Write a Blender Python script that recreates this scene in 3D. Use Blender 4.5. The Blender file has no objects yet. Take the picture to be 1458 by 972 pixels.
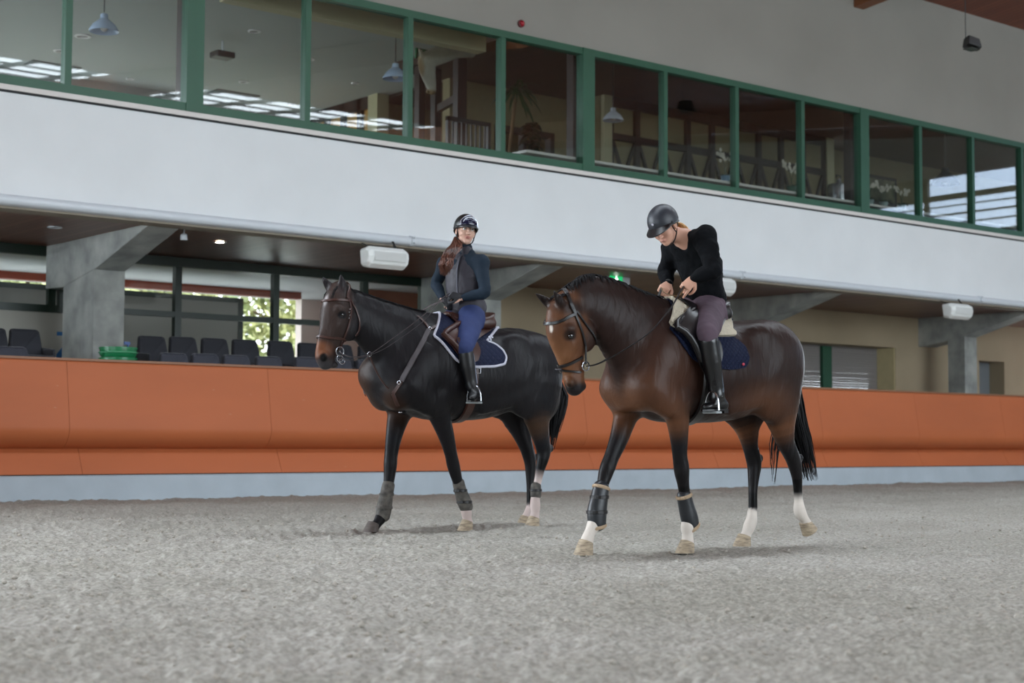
import bpy, bmesh, math, random
import numpy as np
from mathutils import Vector, Matrix
from mathutils.bvhtree import BVHTree
PI = math.pi
col = bpy.context.scene.collection
random.seed(7)
rng = np.random.default_rng(7)

# ---------------------------------------------------------------- camera geometry
FPX = 2260.0; CAMH = 0.69
_wx = np.array([2752., -156., -FPX]); _wx /= np.linalg.norm(_wx)
_up = np.array([145., 36200., -FPX]); _up = _up - (_up @ _wx) * _wx; _up /= np.linalg.norm(_up)
_wy = np.cross(_up, _wx)
RC = np.array([_wx, _wy, _up])
CAM = np.array([0., 0., CAMH])
def ray(x, y): return RC @ np.array([x - 729., 486. - y, -FPX])
def onY(x, y, Y):
    d = ray(x, y); return CAM + d * (Y / d[1])
def onZ(x, y, z=0.):
    d = ray(x, y); return CAM + d * ((z - CAMH) / d[2])

# ---------------------------------------------------------------- object helpers
def tag(o, label=None, cat=None, group=None, kind=None):
    if label: o['label'] = label
    if cat: o['category'] = cat
    if group: o['group'] = group
    if kind: o['kind'] = kind
    return o
def empty(name, loc=(0, 0, 0), rz=0.):
    o = bpy.data.objects.new(name, None); col.objects.link(o)
    o.location = loc; o.rotation_euler = (0, 0, rz); o.empty_display_size = .1
    return o
def link_mesh(name, me, mat, parent=None, smooth=False):
    if mat is not None:
        if isinstance(mat, (list, tuple)):
            for m in mat: me.materials.append(m)
        else: me.materials.append(mat)
    if smooth: me.polygons.foreach_set('use_smooth', [True] * len(me.polygons))
    o = bpy.data.objects.new(name, me); col.objects.link(o)
    if parent is not None:
        o.parent = parent
        o.matrix_parent_inverse = parent_world(parent).inverted()
    return o
def parent_world(p):
    m = Matrix.LocRotScale(p.location, p.rotation_euler, p.scale)
    if p.parent: m = parent_world(p.parent) @ p.matrix_parent_inverse @ m
    return m
def copy_tree(o, parent=None):
    c = o.copy(); col.objects.link(c)
    if parent is not None: c.parent = parent
    for ch in list(o.children): copy_tree(ch, c)
    return c

class MB:
    """collects geometry in world coordinates and links it as one mesh"""
    def __init__(s): s.v = []; s.f = []; s.m = []
    def add(s, vs, fs, mi=0):
        b = len(s.v); s.v += [tuple(map(float, v)) for v in vs]
        s.f += [tuple(i + b for i in f) for f in fs]; s.m += [mi] * len(fs); return s
    def box(s, a, b, mi=0, R=None, c=None):
        x0, y0, z0 = a; x1, y1, z1 = b
        vs = [(x0,y0,z0),(x1,y0,z0),(x1,y1,z0),(x0,y1,z0),(x0,y0,z1),(x1,y0,z1),(x1,y1,z1),(x0,y1,z1)]
        if R is not None:
            c = Vector(c if c is not None else (0,0,0)); vs = [R @ (Vector(v) - c) + c for v in vs]
        return s.add(vs, [(0,3,2,1),(4,5,6,7),(0,1,5,4),(1,2,6,5),(2,3,7,6),(3,0,4,7)], mi)
    def hexa(s, bot, top, mi=0):
        return s.add(list(bot) + list(top), [(0,3,2,1),(4,5,6,7),(0,1,5,4),(1,2,6,5),(2,3,7,6),(3,0,4,7)], mi)
    def prism(s, poly, off, mi=0):
        n = len(poly); off = Vector(off)
        vs = [Vector(p) for p in poly] + [Vector(p) + off for p in poly]
        return s.add(vs, [tuple(range(n))[::-1], tuple(range(n, 2*n))] + [(i, (i+1) % n, n+(i+1) % n, n+i) for i in range(n)], mi)
    def bar(s, a, b, w, h=None, up=(0,0,1), mi=0):
        a = Vector(a); b = Vector(b); h = h or w; d = (b - a).normalized(); up = Vector(up)
        if abs(d.dot(up)) > .95: up = Vector((1, 0, 0))
        u = d.cross(up).normalized() * w/2; v = u.normalized().cross(d) * h/2
        return s.hexa([a-u-v, a+u-v, a+u+v, a-u+v], [b-u-v, b+u-v, b+u+v, b-u+v], mi)
    def tube(s, pts, r, n=10, mi=0, flat=None, closed=False, side=None):
        P = [Vector(p) for p in pts]; N = len(P)
        if not hasattr(r, '__len__'): r = [r] * N
        prev = None; rings = []
        for i in range(N):
            if closed: d = P[(i+1) % N] - P[i-1]
            else: d = P[min(i+1, N-1)] - P[max(i-1, 0)]
            if d.length < 1e-9: d = Vector((0,0,1))
            d.normalize()
            if side is not None: u = Vector(side) - d * d.dot(Vector(side))
            elif prev is None:
                ref = Vector((0,0,1)) if abs(d.z) < .9 else Vector((1,0,0)); u = ref.cross(d)
            else: u = prev - d * d.dot(prev)
            if u.length < 1e-6: u = d.orthogonal()
            u.normalize(); prev = u; w = d.cross(u)
            ru = r[i]; rw = r[i] * (flat if flat else 1.)
            rings.append([P[i] + u*ru*math.cos(2*PI*k/n) + w*rw*math.sin(2*PI*k/n) for k in range(n)])
        vs = [v for rg in rings for v in rg]; fs = []
        M = N if closed else N-1
        for i in range(M):
            j = (i+1) % N
            for k in range(n): fs.append((i*n+k, i*n+(k+1) % n, j*n+(k+1) % n, j*n+k))
        if not closed: fs += [tuple(range(n))[::-1], tuple(range((N-1)*n, N*n))]
        return s.add(vs, fs, mi)
    def lathe(s, prof, c, n=20, R=None, mi=0, cap=True):
        c = Vector(c); vs = []; fs = []
        for (r, z) in prof:
            for k in range(n):
                v = Vector((r*math.cos(2*PI*k/n), r*math.sin(2*PI*k/n), z))
                vs.append(c + (R @ v if R is not None else v))
        m = len(prof)
        for i in range(m-1):
            for k in range(n): fs.append((i*n+k, i*n+(k+1) % n, (i+1)*n+(k+1) % n, (i+1)*n+k))
        if cap: fs += [tuple(range(n))[::-1], tuple(range((m-1)*n, m*n))]
        return s.add(vs, fs, mi)
    def sphere(s, c, r, n=14, R=None, mi=0):
        c = Vector(c); r = r if hasattr(r, '__len__') else (r, r, r); m = n//2
        vs = []; fs = []
        for i in range(m+1):
            th = PI*i/m
            for k in range(n):
                v = Vector((r[0]*math.sin(th)*math.cos(2*PI*k/n), r[1]*math.sin(th)*math.sin(2*PI*k/n), r[2]*math.cos(th)))
                vs.append(c + (R @ v if R is not None else v))
        for i in range(m):
            for k in range(n): fs.append((i*n+k, (i+1)*n+k, (i+1)*n+(k+1) % n, i*n+(k+1) % n))
        return s.add(vs, fs, mi)
    def build(s, name, mat, parent=None, smooth=False, bevel=0.):
        me = bpy.data.meshes.new(name); me.from_pydata(s.v, [], s.f); me.update()
        me.polygons.foreach_set('material_index', s.m)
        bm = bmesh.new(); bm.from_mesh(me)
        bmesh.ops.remove_doubles(bm, verts=bm.verts, dist=1e-5)
        bmesh.ops.recalc_face_normals(bm, faces=bm.faces)
        bm.to_mesh(me); bm.free()
        o = link_mesh(name, me, mat, parent, smooth)
        if bevel:
            md = o.modifiers.new('bevel', 'BEVEL'); md.width = bevel; md.segments = 2; md.limit_method = 'ANGLE'
        if smooth: me.set_sharp_from_angle(angle=math.radians(40))
        return o

# ---------------------------------------------------------------- materials
def lin(c):
    if isinstance(c, str):
        c = [int(c[i:i+2], 16)/255 for i in (0, 2, 4)]
        c = [x/12.92 if x <= .04045 else ((x+.055)/1.055)**2.4 for x in c]
    return tuple(c)
def mat(name, color, rough=.6, metal=0., spec=.5, noise=0., nscale=8., bump=0., bscale=60., color2=None, stretch=None,
        emit=None, estr=1., coat=0., sheen=0., detail=4.):
    m = bpy.data.materials.new(name); m.use_nodes = True; nt = m.node_tree; N = nt.nodes; L = nt.links
    b = N['Principled BSDF']; c = lin(color)
    b.inputs['Base Color'].default_value = (*c, 1); b.inputs['Roughness'].default_value = rough
    b.inputs['Metallic'].default_value = metal; b.inputs['Specular IOR Level'].default_value = spec
    b.inputs['Coat Weight'].default_value = coat; b.inputs['Sheen Weight'].default_value = sheen
    tc = N.new('ShaderNodeTexCoord'); mp = N.new('ShaderNodeMapping'); L.new(tc.outputs['Object'], mp.inputs[0])
    if stretch: mp.inputs['Scale'].default_value = stretch
    if noise or color2:
        n = N.new('ShaderNodeTexNoise'); n.inputs['Scale'].default_value = nscale; n.inputs['Detail'].default_value = detail
        L.new(mp.outputs[0], n.inputs['Vector'])
        r = N.new('ShaderNodeValToRGB'); L.new(n.outputs['Fac'], r.inputs[0])
        c2 = lin(color2) if color2 else c
        r.color_ramp.elements[0].position = .3; r.color_ramp.elements[1].position = .7
        r.color_ramp.elements[0].color = (*[x*(1-noise) for x in c], 1)
        r.color_ramp.elements[1].color = (*[min(1, x*(1+noise)) for x in c2], 1)
        L.new(r.outputs[0], b.inputs['Base Color'])
    if bump:
        n = N.new('ShaderNodeTexNoise'); n.inputs['Scale'].default_value = bscale; n.inputs['Detail'].default_value = 5
        L.new(mp.outputs[0], n.inputs['Vector'])
        bp = N.new('ShaderNodeBump'); bp.inputs['Strength'].default_value = bump; bp.inputs['Distance'].default_value = .02
        L.new(n.outputs['Fac'], bp.inputs['Height']); L.new(bp.outputs[0], b.inputs['Normal'])
    if emit: b.inputs['Emission Color'].default_value = (*lin(emit), 1); b.inputs['Emission Strength'].default_value = estr
    return m
def glass_mat(name, ior=1.6, tint=(1, 1, 1), rough=0.):
    m = bpy.data.materials.new(name); m.use_nodes = True; nt = m.node_tree; N = nt.nodes; L = nt.links
    N.remove(N['Principled BSDF']); out = N['Material Output']
    t = N.new('ShaderNodeBsdfTransparent'); t.inputs[0].default_value = (*tint, 1)
    g = N.new('ShaderNodeBsdfGlossy'); g.inputs['Roughness'].default_value = rough
    fr = N.new('ShaderNodeFresnel'); fr.inputs[0].default_value = ior
    geo = N.new('ShaderNodeNewGeometry'); mx = N.new('ShaderNodeMixShader')
    # same ior seen from both sides of the thin pane
    mm = N.new('ShaderNodeMix'); mm.data_type = 'FLOAT'
    L.new(geo.outputs['Backfacing'], mm.inputs[0]); mm.inputs[2].default_value = ior; mm.inputs[3].default_value = 1/ior
    L.new(mm.outputs[0], fr.inputs[0])
    L.new(fr.outputs[0], mx.inputs[0]); L.new(t.outputs[0], mx.inputs[1]); L.new(g.outputs[0], mx.inputs[2])
    L.new(mx.outputs[0], out.inputs['Surface'])
    return m
# ================================================================ the arena hall
D = 17.2                       # plane of the gallery front and kick boards
M = {}
M['plaster'] = mat('white_plaster', 'DDE1E3', .8, noise=.03, nscale=1.2, bump=.05, bscale=30)
M['upper'] = mat('grey_plaster', '929089', .85, noise=.05, nscale=.8)
M['green'] = mat('green_painted_metal', '23523C', .45, noise=.06, nscale=3)
M['dkgreen'] = mat('dark_green_metal', '0C2216', .4, noise=.06)
M['white_metal'] = mat('white_coated_metal', 'C9D0D6', .35, spec=.6)
M['sill'] = mat('sill_board', 'D6D2CE', .6)
M['dark'] = mat('dark_gap', '2A2C2E', .8)
M['concrete'] = mat('smooth_concrete', '8E918E', .75, noise=.16, nscale=3, bump=.15, bscale=25, color2='A3A5A0')
M['plinth'] = mat('plinth_concrete', 'A9B4BC', .75, noise=.08, nscale=2, bump=.1, bscale=20)
M['tan'] = mat('tan_plaster', 'A5957B', .85, noise=.06, nscale=1.2)
M['cream'] = mat('cream_plaster', 'CDBE93', .8, noise=.04)
M['shutter'] = mat('roller_shutter', '87817E', .7)
M['brownwood'] = mat('dark_brown_wood', '22120C', .45, noise=.2, nscale=6, stretch=(1, 12, 12))
M['black'] = mat('black_metal', '0C0C0D', .45)
M['brick'] = mat('red_painted_beam', '8F3A22', .7)

# plank ceilings: boards run front to back (their joints are grooves in the material)
def plank_mat(name, c1, c2, rough, w, axis='x'):
    m = mat(name, c1, rough, noise=.0); nt = m.node_tree; N = nt.nodes; L = nt.links; b = N['Principled BSDF']
    tc = N['Texture Coordinate']
    sx = N.new('ShaderNodeSeparateXYZ'); L.new(tc.outputs['Object'], sx.inputs[0])
    d = N.new('ShaderNodeMath'); d.operation = 'DIVIDE'; d.inputs[1].default_value = w; L.new(sx.outputs[0 if axis == 'x' else 1], d.inputs[0])
    fl = N.new('ShaderNodeMath'); fl.operation = 'FLOOR'; L.new(d.outputs[0], fl.inputs[0])
    fr = N.new('ShaderNodeMath'); fr.operation = 'FRACT'; L.new(d.outputs[0], fr.inputs[0])
    wn = N.new('ShaderNodeTexWhiteNoise'); wn.noise_dimensions = '1D'; L.new(fl.outputs[0], wn.inputs['W'])
    mx = N.new('ShaderNodeMix'); mx.data_type = 'RGBA'; L.new(wn.outputs['Value'], mx.inputs[0])
    mx.inputs[6].default_value = (*lin(c1), 1); mx.inputs[7].default_value = (*lin(c2), 1)
    gt = N.new('ShaderNodeMath'); gt.operation = 'LESS_THAN'; gt.inputs[1].default_value = .07; L.new(fr.outputs[0], gt.inputs[0])
    m2 = N.new('ShaderNodeMix'); m2.data_type = 'RGBA'; L.new(gt.outputs[0], m2.inputs[0]); L.new(mx.outputs[2], m2.inputs[6])
    m2.inputs[7].default_value = (.015, .008, .005, 1); L.new(m2.outputs[2], b.inputs['Base Color'])
    return m
M['soffit'] = plank_mat('brown_board_soffit', '6B4436', '7F5545', .38, .12)
M['lounge_wood'] = plank_mat('dark_board_ceiling', '2E170D', '382014', .5, .12)
M['roofwood'] = plank_mat('roof_boards', '6E3A28', '7A4430', .55, .14)

# kick board: coated panels
def kick_mat():
    m = mat('orange_brown_coated_panel', 'B2623A', .5, noise=.06, nscale=1.1, spec=.3, stretch=(.5, 1, 1.5)); nt = m.node_tree; N = nt.nodes; L = nt.links
    b = N['Principled BSDF']
    # pale scuffs with a shape of their own
    tc = N['Texture Coordinate']; mp = N.new('ShaderNodeMapping'); mp.inputs['Scale'].default_value = (1.2, 6, 5); L.new(tc.outputs['Object'], mp.inputs[0])
    v = N.new('ShaderNodeTexVoronoi'); v.inputs['Scale'].default_value = 1.6; L.new(mp.outputs[0], v.inputs[0])
    r = N.new('ShaderNodeMapRange'); r.inputs[1].default_value = .045; r.inputs[2].default_value = .02; L.new(v.outputs['Distance'], r.inputs[0])
    n2 = N.new('ShaderNodeTexNoise'); n2.inputs['Scale'].default_value = 22; n2.inputs['Detail'].default_value = 6; L.new(mp.outputs[0], n2.inputs[0])
    mu = N.new('ShaderNodeMath'); mu.operation = 'MULTIPLY'; L.new(r.outputs[0], mu.inputs[0]); L.new(n2.outputs[0], mu.inputs[1])
    src = b.inputs['Base Color'].links[0].from_socket
    mx = N.new('ShaderNodeMix'); mx.data_type = 'RGBA'; L.new(mu.outputs[0], mx.inputs[0]); L.new(src, mx.inputs[6]); mx.inputs[7].default_value = (.5, .3, .2, 1)
    L.new(mx.outputs[2], b.inputs['Base Color'])
    return m
M['kick'] = kick_mat()

# sand footing
def sand_mat():
    m = bpy.data.materials.new('sand_and_fibre_footing'); m.use_nodes = True; nt = m.node_tree; N = nt.nodes; L = nt.links
    b = N['Principled BSDF']; b.inputs['Roughness'].default_value = .95; b.inputs['Specular IOR Level'].default_value = .15
    tc = N.new('ShaderNodeTexCoord')
    def noise(s, d, st=None):
        n = N.new('ShaderNodeTexNoise'); n.inputs['Scale'].default_value = s; n.inputs['Detail'].default_value = d
        n.inputs['Roughness'].default_value = .6
        if st:
            mp = N.new('ShaderNodeMapping'); mp.inputs['Scale'].default_value = st; L.new(tc.outputs['Object'], mp.inputs[0]); L.new(mp.outputs[0], n.inputs[0])
        else: L.new(tc.outputs['Object'], n.inputs[0])
        return n
    big = noise(.45, 3, (1, 1.6, 1)); mid = noise(7, 5); fine = noise(45, 6)
    r = N.new('ShaderNodeValToRGB'); L.new(fine.outputs[0], r.inputs[0]); e = r.color_ramp.elements
    e[0].position = .28; e[0].color = (*lin('7C7A73'), 1); e[1].position = .68; e[1].color = (*lin('B7B4AC'), 1)
    r2 = N.new('ShaderNodeValToRGB'); L.new(big.outputs[0], r2.inputs[0]); e = r2.color_ramp.elements
    e[0].position = .35; e[0].color = (.88, .87, .84, 1); e[1].position = .65; e[1].color = (1.04, 1.03, 1.03, 1)
    mx = N.new('ShaderNodeMix'); mx.data_type = 'RGBA'; mx.blend_type = 'MULTIPLY'; mx.inputs[0].default_value = 1
    L.new(r.outputs[0], mx.inputs[6]); L.new(r2.outputs[0], mx.inputs[7]); L.new(mx.outputs[2], b.inputs['Base Color'])
    b1 = N.new('ShaderNodeBump'); b1.inputs['Strength'].default_value = .5; b1.inputs['Distance'].default_value = .04; L.new(mid.outputs[0], b1.inputs['Height'])
    b2 = N.new('ShaderNodeBump'); b2.inputs['Strength'].default_value = .65; b2.inputs['Distance'].default_value = .014; L.new(fine.outputs[0], b2.inputs['Height'])
    L.new(b1.outputs[0], b2.inputs['Normal']); L.new(b2.outputs[0], b.inputs['Normal'])
    return m
M['sand'] = sand_mat()

def vnoise(x, y, seed=0):
    """smooth value noise on arrays"""
    xi = np.floor(x).astype(np.int64); yi = np.floor(y).astype(np.int64); fx = x-xi; fy = y-yi
    fx = fx*fx*(3-2*fx); fy = fy*fy*(3-2*fy)
    def h(a, b):
        n = (a*374761393 + b*668265263 + seed*974711) & 0xffffffff
        n = ((n ^ (n >> 13)) * 1274126177) & 0xffffffff
        return ((n ^ (n >> 16)) & 0xffff) / 65535.
    return (h(xi, yi)*(1-fx) + h(xi+1, yi)*fx)*(1-fy) + (h(xi, yi+1)*(1-fx) + h(xi+1, yi+1)*fx)*fy
def ground_h(x, y):
    h = .030*(vnoise(x*1.1, y*1.1, 1)-.5) + .026*(vnoise(x*3.1+.3*y, y*3.6, 2)-.5) + .022*(vnoise(x*9, y*9, 3)-.5) + .016*(vnoise(x*21, y*21, 4)-.5) + .017*(vnoise(x*38, y*38, 5)-.5)
    # raked tracks from hooves and the harrow
    h = h + .012*np.maximum(0, np.sin(x*2.1+y*9.5+2*vnoise(x*.8, y*.8, 8)))**3 * (vnoise(x*1.4, y*1.1, 6) > .5)
    return h - .012
def build_floor():
    # finer rows near the camera: rows follow distance from it
    rr = np.concatenate([np.geomspace(.5, 12, 700), np.linspace(12.03, 46, 260)])
    th = np.radians(np.concatenate([np.linspace(2, 25.8, 160), np.linspace(26, 76, 820), np.linspace(76.3, 120, 150)]))
    X = rr[:, None]*np.cos(th)[None]; Y = rr[:, None]*np.sin(th)[None]
    Yc = np.minimum(Y, D+.02); Z = ground_h(X, Y)
    V = np.stack([X, Yc, Z], -1).reshape(-1, 3); n0, n1 = X.shape
    i = np.arange(n0-1)[:, None]*n1 + np.arange(n1-1)[None]
    ok = (Y[:-1, :-1] < D)
    Fq = np.stack([i, i+n1, i+n1+1, i+1], -1)[ok]
    me = bpy.data.meshes.new('floor'); me.vertices.add(len(V)); me.vertices.foreach_set('co', V.ravel())
    me.loops.add(Fq.size); me.loops.foreach_set('vertex_index', Fq.ravel().astype(np.int32))
    me.polygons.add(len(Fq)); me.polygons.foreach_set('loop_start', np.arange(0, Fq.size, 4, dtype=np.int32))
    me.update(calc_edges=True); me.validate()
    o = link_mesh('floor', me, M['sand'], None, True); tag(o, kind='structure')
    # the rest of the arena floor, a hand's breadth lower under the raked sand
    f = MB(); f.box((-22, -24, -.30), (48, D+.4, -.05)).build('floor', M['sand'])['kind'] = 'structure'
build_floor()

# kick boards ---------------------------------------------------------------
def prof_strip(name, prof, x0, x1, m, kind='structure', seg=1, smooth=True):
    mb = MB(); n = len(prof)
    for (a, b) in zip(np.linspace(x0, x1, seg+1)[:-1], np.linspace(x0, x1, seg+1)[1:]):
        mb.add([(a, y, z) for (y, z) in prof] + [(b, y, z) for (y, z) in prof],
               [tuple(range(n)), tuple(range(n, 2*n))[::-1]] + [(i, n+i, n+(i+1) % n, (i+1) % n) for i in range(n)])
    o = mb.build(name, m, None, smooth)
    if kind: tag(o, kind=kind)
    return o
XL, XR = 1.0, 34.0
seam = 2.64
up_prof = [(D+.10, 1.60), (D+.06, 1.60), (D+.045, 1.585)]
for t in np.linspace(0, 1, 5): up_prof.append((D+.04-.12*t, 1.55-.72*t))
for a in np.linspace(0, PI/2, 9)[1:]: up_prof.append((D-.08+.28*(1-math.cos(a)), .83-.25*math.sin(a)))
up_prof.append((D+.22, .57))
x = 7.59 - seam*3; k = 0
while x < XR:
    o = prof_strip('wall_kickboard', up_prof, max(x, XL-1)+.002, x+seam-.002, M['kick']); k += 1
    lo = prof_strip('wall_kickboard', [(D+.21, .61), (D+.15, .60), (D+.12, .56), (D-.01, .295), (D+.21, .295)], max(x, XL-1)+.002+.2, x+seam-.002+.2, M['kick'])
    x += seam
MB().box((XL-1, D+.03, 1.595), (XR, D+.16, 1.622)).build('trim_1', mat('capping_strip', '8A5F43', .5))['kind'] = 'structure'
prof_strip('baseboard_far', [(D-.035, -.1), (D-.02, .27), (D, .283), (D+.21, .283), (D+.21, -.1)], XL-1, XR, M['plinth'])
MB().box((XL-1, D+.0, .278), (XR, D+.1, .30)).build('trim_2', mat('dark_joint', '3A2A22', .8))['kind'] = 'structure'
MB().box((XL-1, D+.22, 0), (XR, D+.27, 1.59)).build('wall_barrier', M['concrete'])['kind'] = 'structure'

# spectator terrace -----------------------------------------------------------
MB().box((XL-1, D+.27, -.2), (XR, D+.75, .62)).box((XL-1, D+.75, -.2), (XR, D+1.5, .92)).box((XL-1, D+1.5, -.2), (XR, 30, 1.22)).build('floor_terrace', M['concrete'])['kind'] = 'structure'

# gallery front -----------------------------------------------------------------
GX0, GX1 = 1.0, 36.0
MB().box((GX0, D, 3.42), (GX1, D+.3, 4.585)).build('wall_gallery_front', M['plaster'])['kind'] = 'structure'
MB().box((GX0, D-.035, 4.60), (GX1, D+.3, 4.66)).box((GX0, D-.012, 4.575), (GX1, D+.1, 4.60), 1).build('trim_3', [M['sill'], M['dark']])['kind'] = 'structure'
MB().box((GX0, D, 6.49), (GX1, D+.3, 9.2)).build('wall_upper', M['upper'])['kind'] = 'structure'
# rounded conduit run along the lower edge
gp = [(D+.28, 3.30), (D+.28, 3.425), (D-.005, 3.425)] + [(D-.06-.055*math.sin(a), 3.355+.06*math.cos(a)) for a in np.linspace(0, PI, 9)] + [(D+.0, 3.285)]
prof_strip('trim_4', gp, GX0, GX1, M['white_metal'])
MB().box((GX0, D-.02, 3.265), (GX1, D+.28, 3.298)).build('trim_5', mat('beige_edge', '8E8577', .7))['kind'] = 'structure'
for xx in (12.35, 18.83, 25.3):
    cl = empty('pipe_clamp', (xx, D-.1, 3.36))
    tag(cl, {12.35: 'small white clamp on the white conduit above the leftmost loudspeaker', 18.83: 'small white clamp on the conduit beside the bending rider\'s back',
             25.3: 'small white clamp on the conduit above the rightmost loudspeaker'}[xx], 'clamp', 'clamps on the conduit below the gallery')
    MB().tube([(xx-.03, D-.06, 3.355), (xx+.03, D-.06, 3.355)], .072, 14).build('band', M['white_metal'], cl, True)
    for z_ in (3.40, 3.33): MB().sphere((xx, D-.14, z_), .018).build('bolt', M['white_metal'], cl, True)

# soffit below the gallery
BY = 20.55
MB().box((GX0, D+.26, 3.30), (GX1, BY+.06, 3.42)).build('ceiling_soffit', M['soffit'])['kind'] = 'structure'

# concrete columns with tapering cantilever beams ------------------------------------
CX = [2.27, 8.70, 14.97, 21.40, 27.50]
lab = {1: 'grey concrete column left of the green tubs carrying a tapered beam', 2: 'grey concrete column between the two riders with a beam rising right',
       3: 'grey concrete beam and column behind the bay horse\'s rump', 4: 'concrete column at the right end beneath the rightmost loudspeaker'}
for i, cx in enumerate(CX):
    if i == 0: continue
    r_ = empty('concrete_column', (cx+.21, 19.5, 1.22)); tag(r_, lab[i], 'column', 'concrete columns under the gallery')
    yb = 19.92 if i == 1 else 19.38
    MB().prism([(cx, 18.98, 1.22), (cx, yb, 1.22), (cx, yb, 2.85 if yb < 19.5 else 2.70), (cx, 18.98, 2.862)], (.42, 0, 0)).build('shaft', M['concrete'], r_)
    yq = yb+.004
    pr = [(cx-.004, 20.5, 3.30), (cx-.004, 20.5, 2.72), (cx-.004, 19.95, 2.702), (cx-.004, 18.975, 2.864), (cx-.004, D+.32, 3.27), (cx-.004, D+.32, 3.30)]
    MB().prism(pr, (.428, 0, 0)).build('beam', M['concrete'], r_, False, .012)

# glazed back wall of the terrace ------------------------------------------------
def frame_between(mb, xs, z0, z1, y, t=.09):
    for x in xs: mb.box((x-t/2, y-.05, z0), (x+t/2, y+.06, z1))
def W(px, py=400, Y=BY): return onY(px, py, Y)[0]
def Zp(px, py, Y=BY): return onY(px, py, Y)[2]
def green_window(n, x0, x1, z0, z1, mull, trans, y=BY, t=.10, glass=None):
    r_ = empty('window_%d' % n, ((x0+x1)/2, y, z0)); tag(r_, kind='structure')
    mb = MB()
    mb.box((x0, y-.06, z1-.13), (x1, y+.06, z1)); mb.box((x0, y-.06, z0), (x1, y+.06, z0+t))
    for x in [x0+t/2, x1-t/2] + list(mull): mb.box((x-t/2, y-.05, z0), (x+t/2, y+.05, z1))
    for z in trans: mb.box((x0, y-.045, z-.04), (x1, y+.045, z+.04))
    mb.build('window_frame', M['dkgreen'], r_)
    MB().box((x0+.02, y-.006, z0+.02), (x1-.02, y+.006, z1-.02)).build('pane', glass or M['glass_clear'], r_)
M['glass_clear'] = glass_mat('clear_glass', 1.35)
zr = 3.30
gx = [W(180, 450), W(251.5, 450), W(391, 450), W(518, 450), W(604, 450)]
green_window(20, gx[0]-.9, gx[4], 1.22, zr, gx[1:4], [Zp(270, 449)])
green_window(21, 1.2, W(93, 400), Zp(40, 440)-.03, zr, [W(68, 400)+.05], [])
MB().box((1, BY-.02, 1.22), (gx[0]-.9, BY+.1, Zp(40, 440)-.02)).box((W(93, 400), BY-.02, 1.22), (gx[0]-.9, BY+.12, zr)).build('wall_terrace_left', mat('light_grey_wall', 'A9A69C', .8))['kind'] = 'structure'
# blue painted letter on the wall, partly behind the column
zx = W(81, 490, BY-.03); zt = Zp(82, 472, BY-.03); zb = Zp(82, 511, BY-.03)
zl = MB()
for poly in ([(0, 1), (1, 1), (1, .86), (0, .86)], [(0, 0), (1, 0), (1, .17), (0, .17)], [(0, .17), (.28, .17), (1, .86), (.72, .86)]):
    zl.prism([(zx+.27*a, BY-.034, zb+(zt-zb)*b) for a, b in poly], (0, .012, 0))
tag(zl.build('painted_letter', mat('blue_paint', '1F5E93', .6)), 'blue letter Z on the pale wall, half hidden by the left column', 'letter')

# tan rear walls of the right-hand bays
TY = onZ(1341, 449, 3.30)[1]
ta = MB()
bx0 = gx[4]; 
ta.box((bx0, BY-.05, 1.22), (W(700, 440), BY+.1, zr))
ta.box((W(700, 440), BY-.05, 1.22), (W(700, 440)+6.0, BY+.1, zr))
ta.build('wall_terrace_middle', M['tan'])['kind'] = 'structure'
sx0 = W(700, 440)+4.6
YT = 20.1
def WT(px, py=500, Y=None): return onY(px, py, Y or YT)[0]
def ZT(px, py, Y=None): return onY(px, py, Y or YT)[2]
op0, op1 = WT(1085), WT(1275, 500); opz = ZT(1200, 490)
tb = MB()
tb.box((op0-2.2, YT, 1.22), (op0, YT+.7, zr)).box((op0, YT, opz), (op1, YT+.7, zr)).box((op1, YT, 1.22), (WT(1395, 530)-.02, YT+.7, zr))
dz = ZT(1410, 514); d1 = WT(1430, 530)
tb.box((WT(1395, 530)-.02, YT, dz), (d1, YT+.7, zr)).box((d1, YT, 1.22), (GX1, YT+.7, zr))
tb.build('wall_terrace_right', M['tan'])['kind'] = 'structure'
MB().box((op1-.02, YT+.02, 1.22), (op1+.0, YT+.6, opz)).build('trim_6', M['cream'])['kind'] = 'structure'
r_ = empty('window_22', ((op0+op1)/2, YT+.5, 1.22)); tag(r_, kind='structure')
SY = YT+.45
sh = MB()
for k in range(46): sh.box((op0, SY+.03*(k % 2)*.2, 1.22+k*.05), (op1, SY+.06, 1.22+k*.05+.046))
sh.build('roller_shutter', M['shutter'], r_)
for a, b in ((1171, 1184), (1255, 1262)):
    MB().box((onY(a, 530, SY-.06)[0], SY-.07, 1.22), (onY(b, 530, SY-.06)[0], SY-.005, opz-.02)).build('green_post', M['green'], r_)
    MB().box((onY((a+b)/2+1, 545, SY-.06)[0], SY-.075, 1.66), (onY((a+b)/2+2.5, 545, SY-.06)[0], SY-.069, 1.78)).build('lock_plate', M['white_metal'], r_)
r_ = empty('door_1', (d1-.4, YT+.4, 1.22)); tag(r_, kind='structure')
MB().box((WT(1395, 530)-.1, YT+.38, 1.22), (d1+.1, YT+.45, dz+.1)).build('door_leaf', mat('grey_door', '7E8388', .6), r_)
MB().box((WT(1395, 530)-.1, YT+.35, 1.22), (WT(1395, 530)-.02, YT+.38, dz)).build('door_frame', M['cream'], r_)

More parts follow.
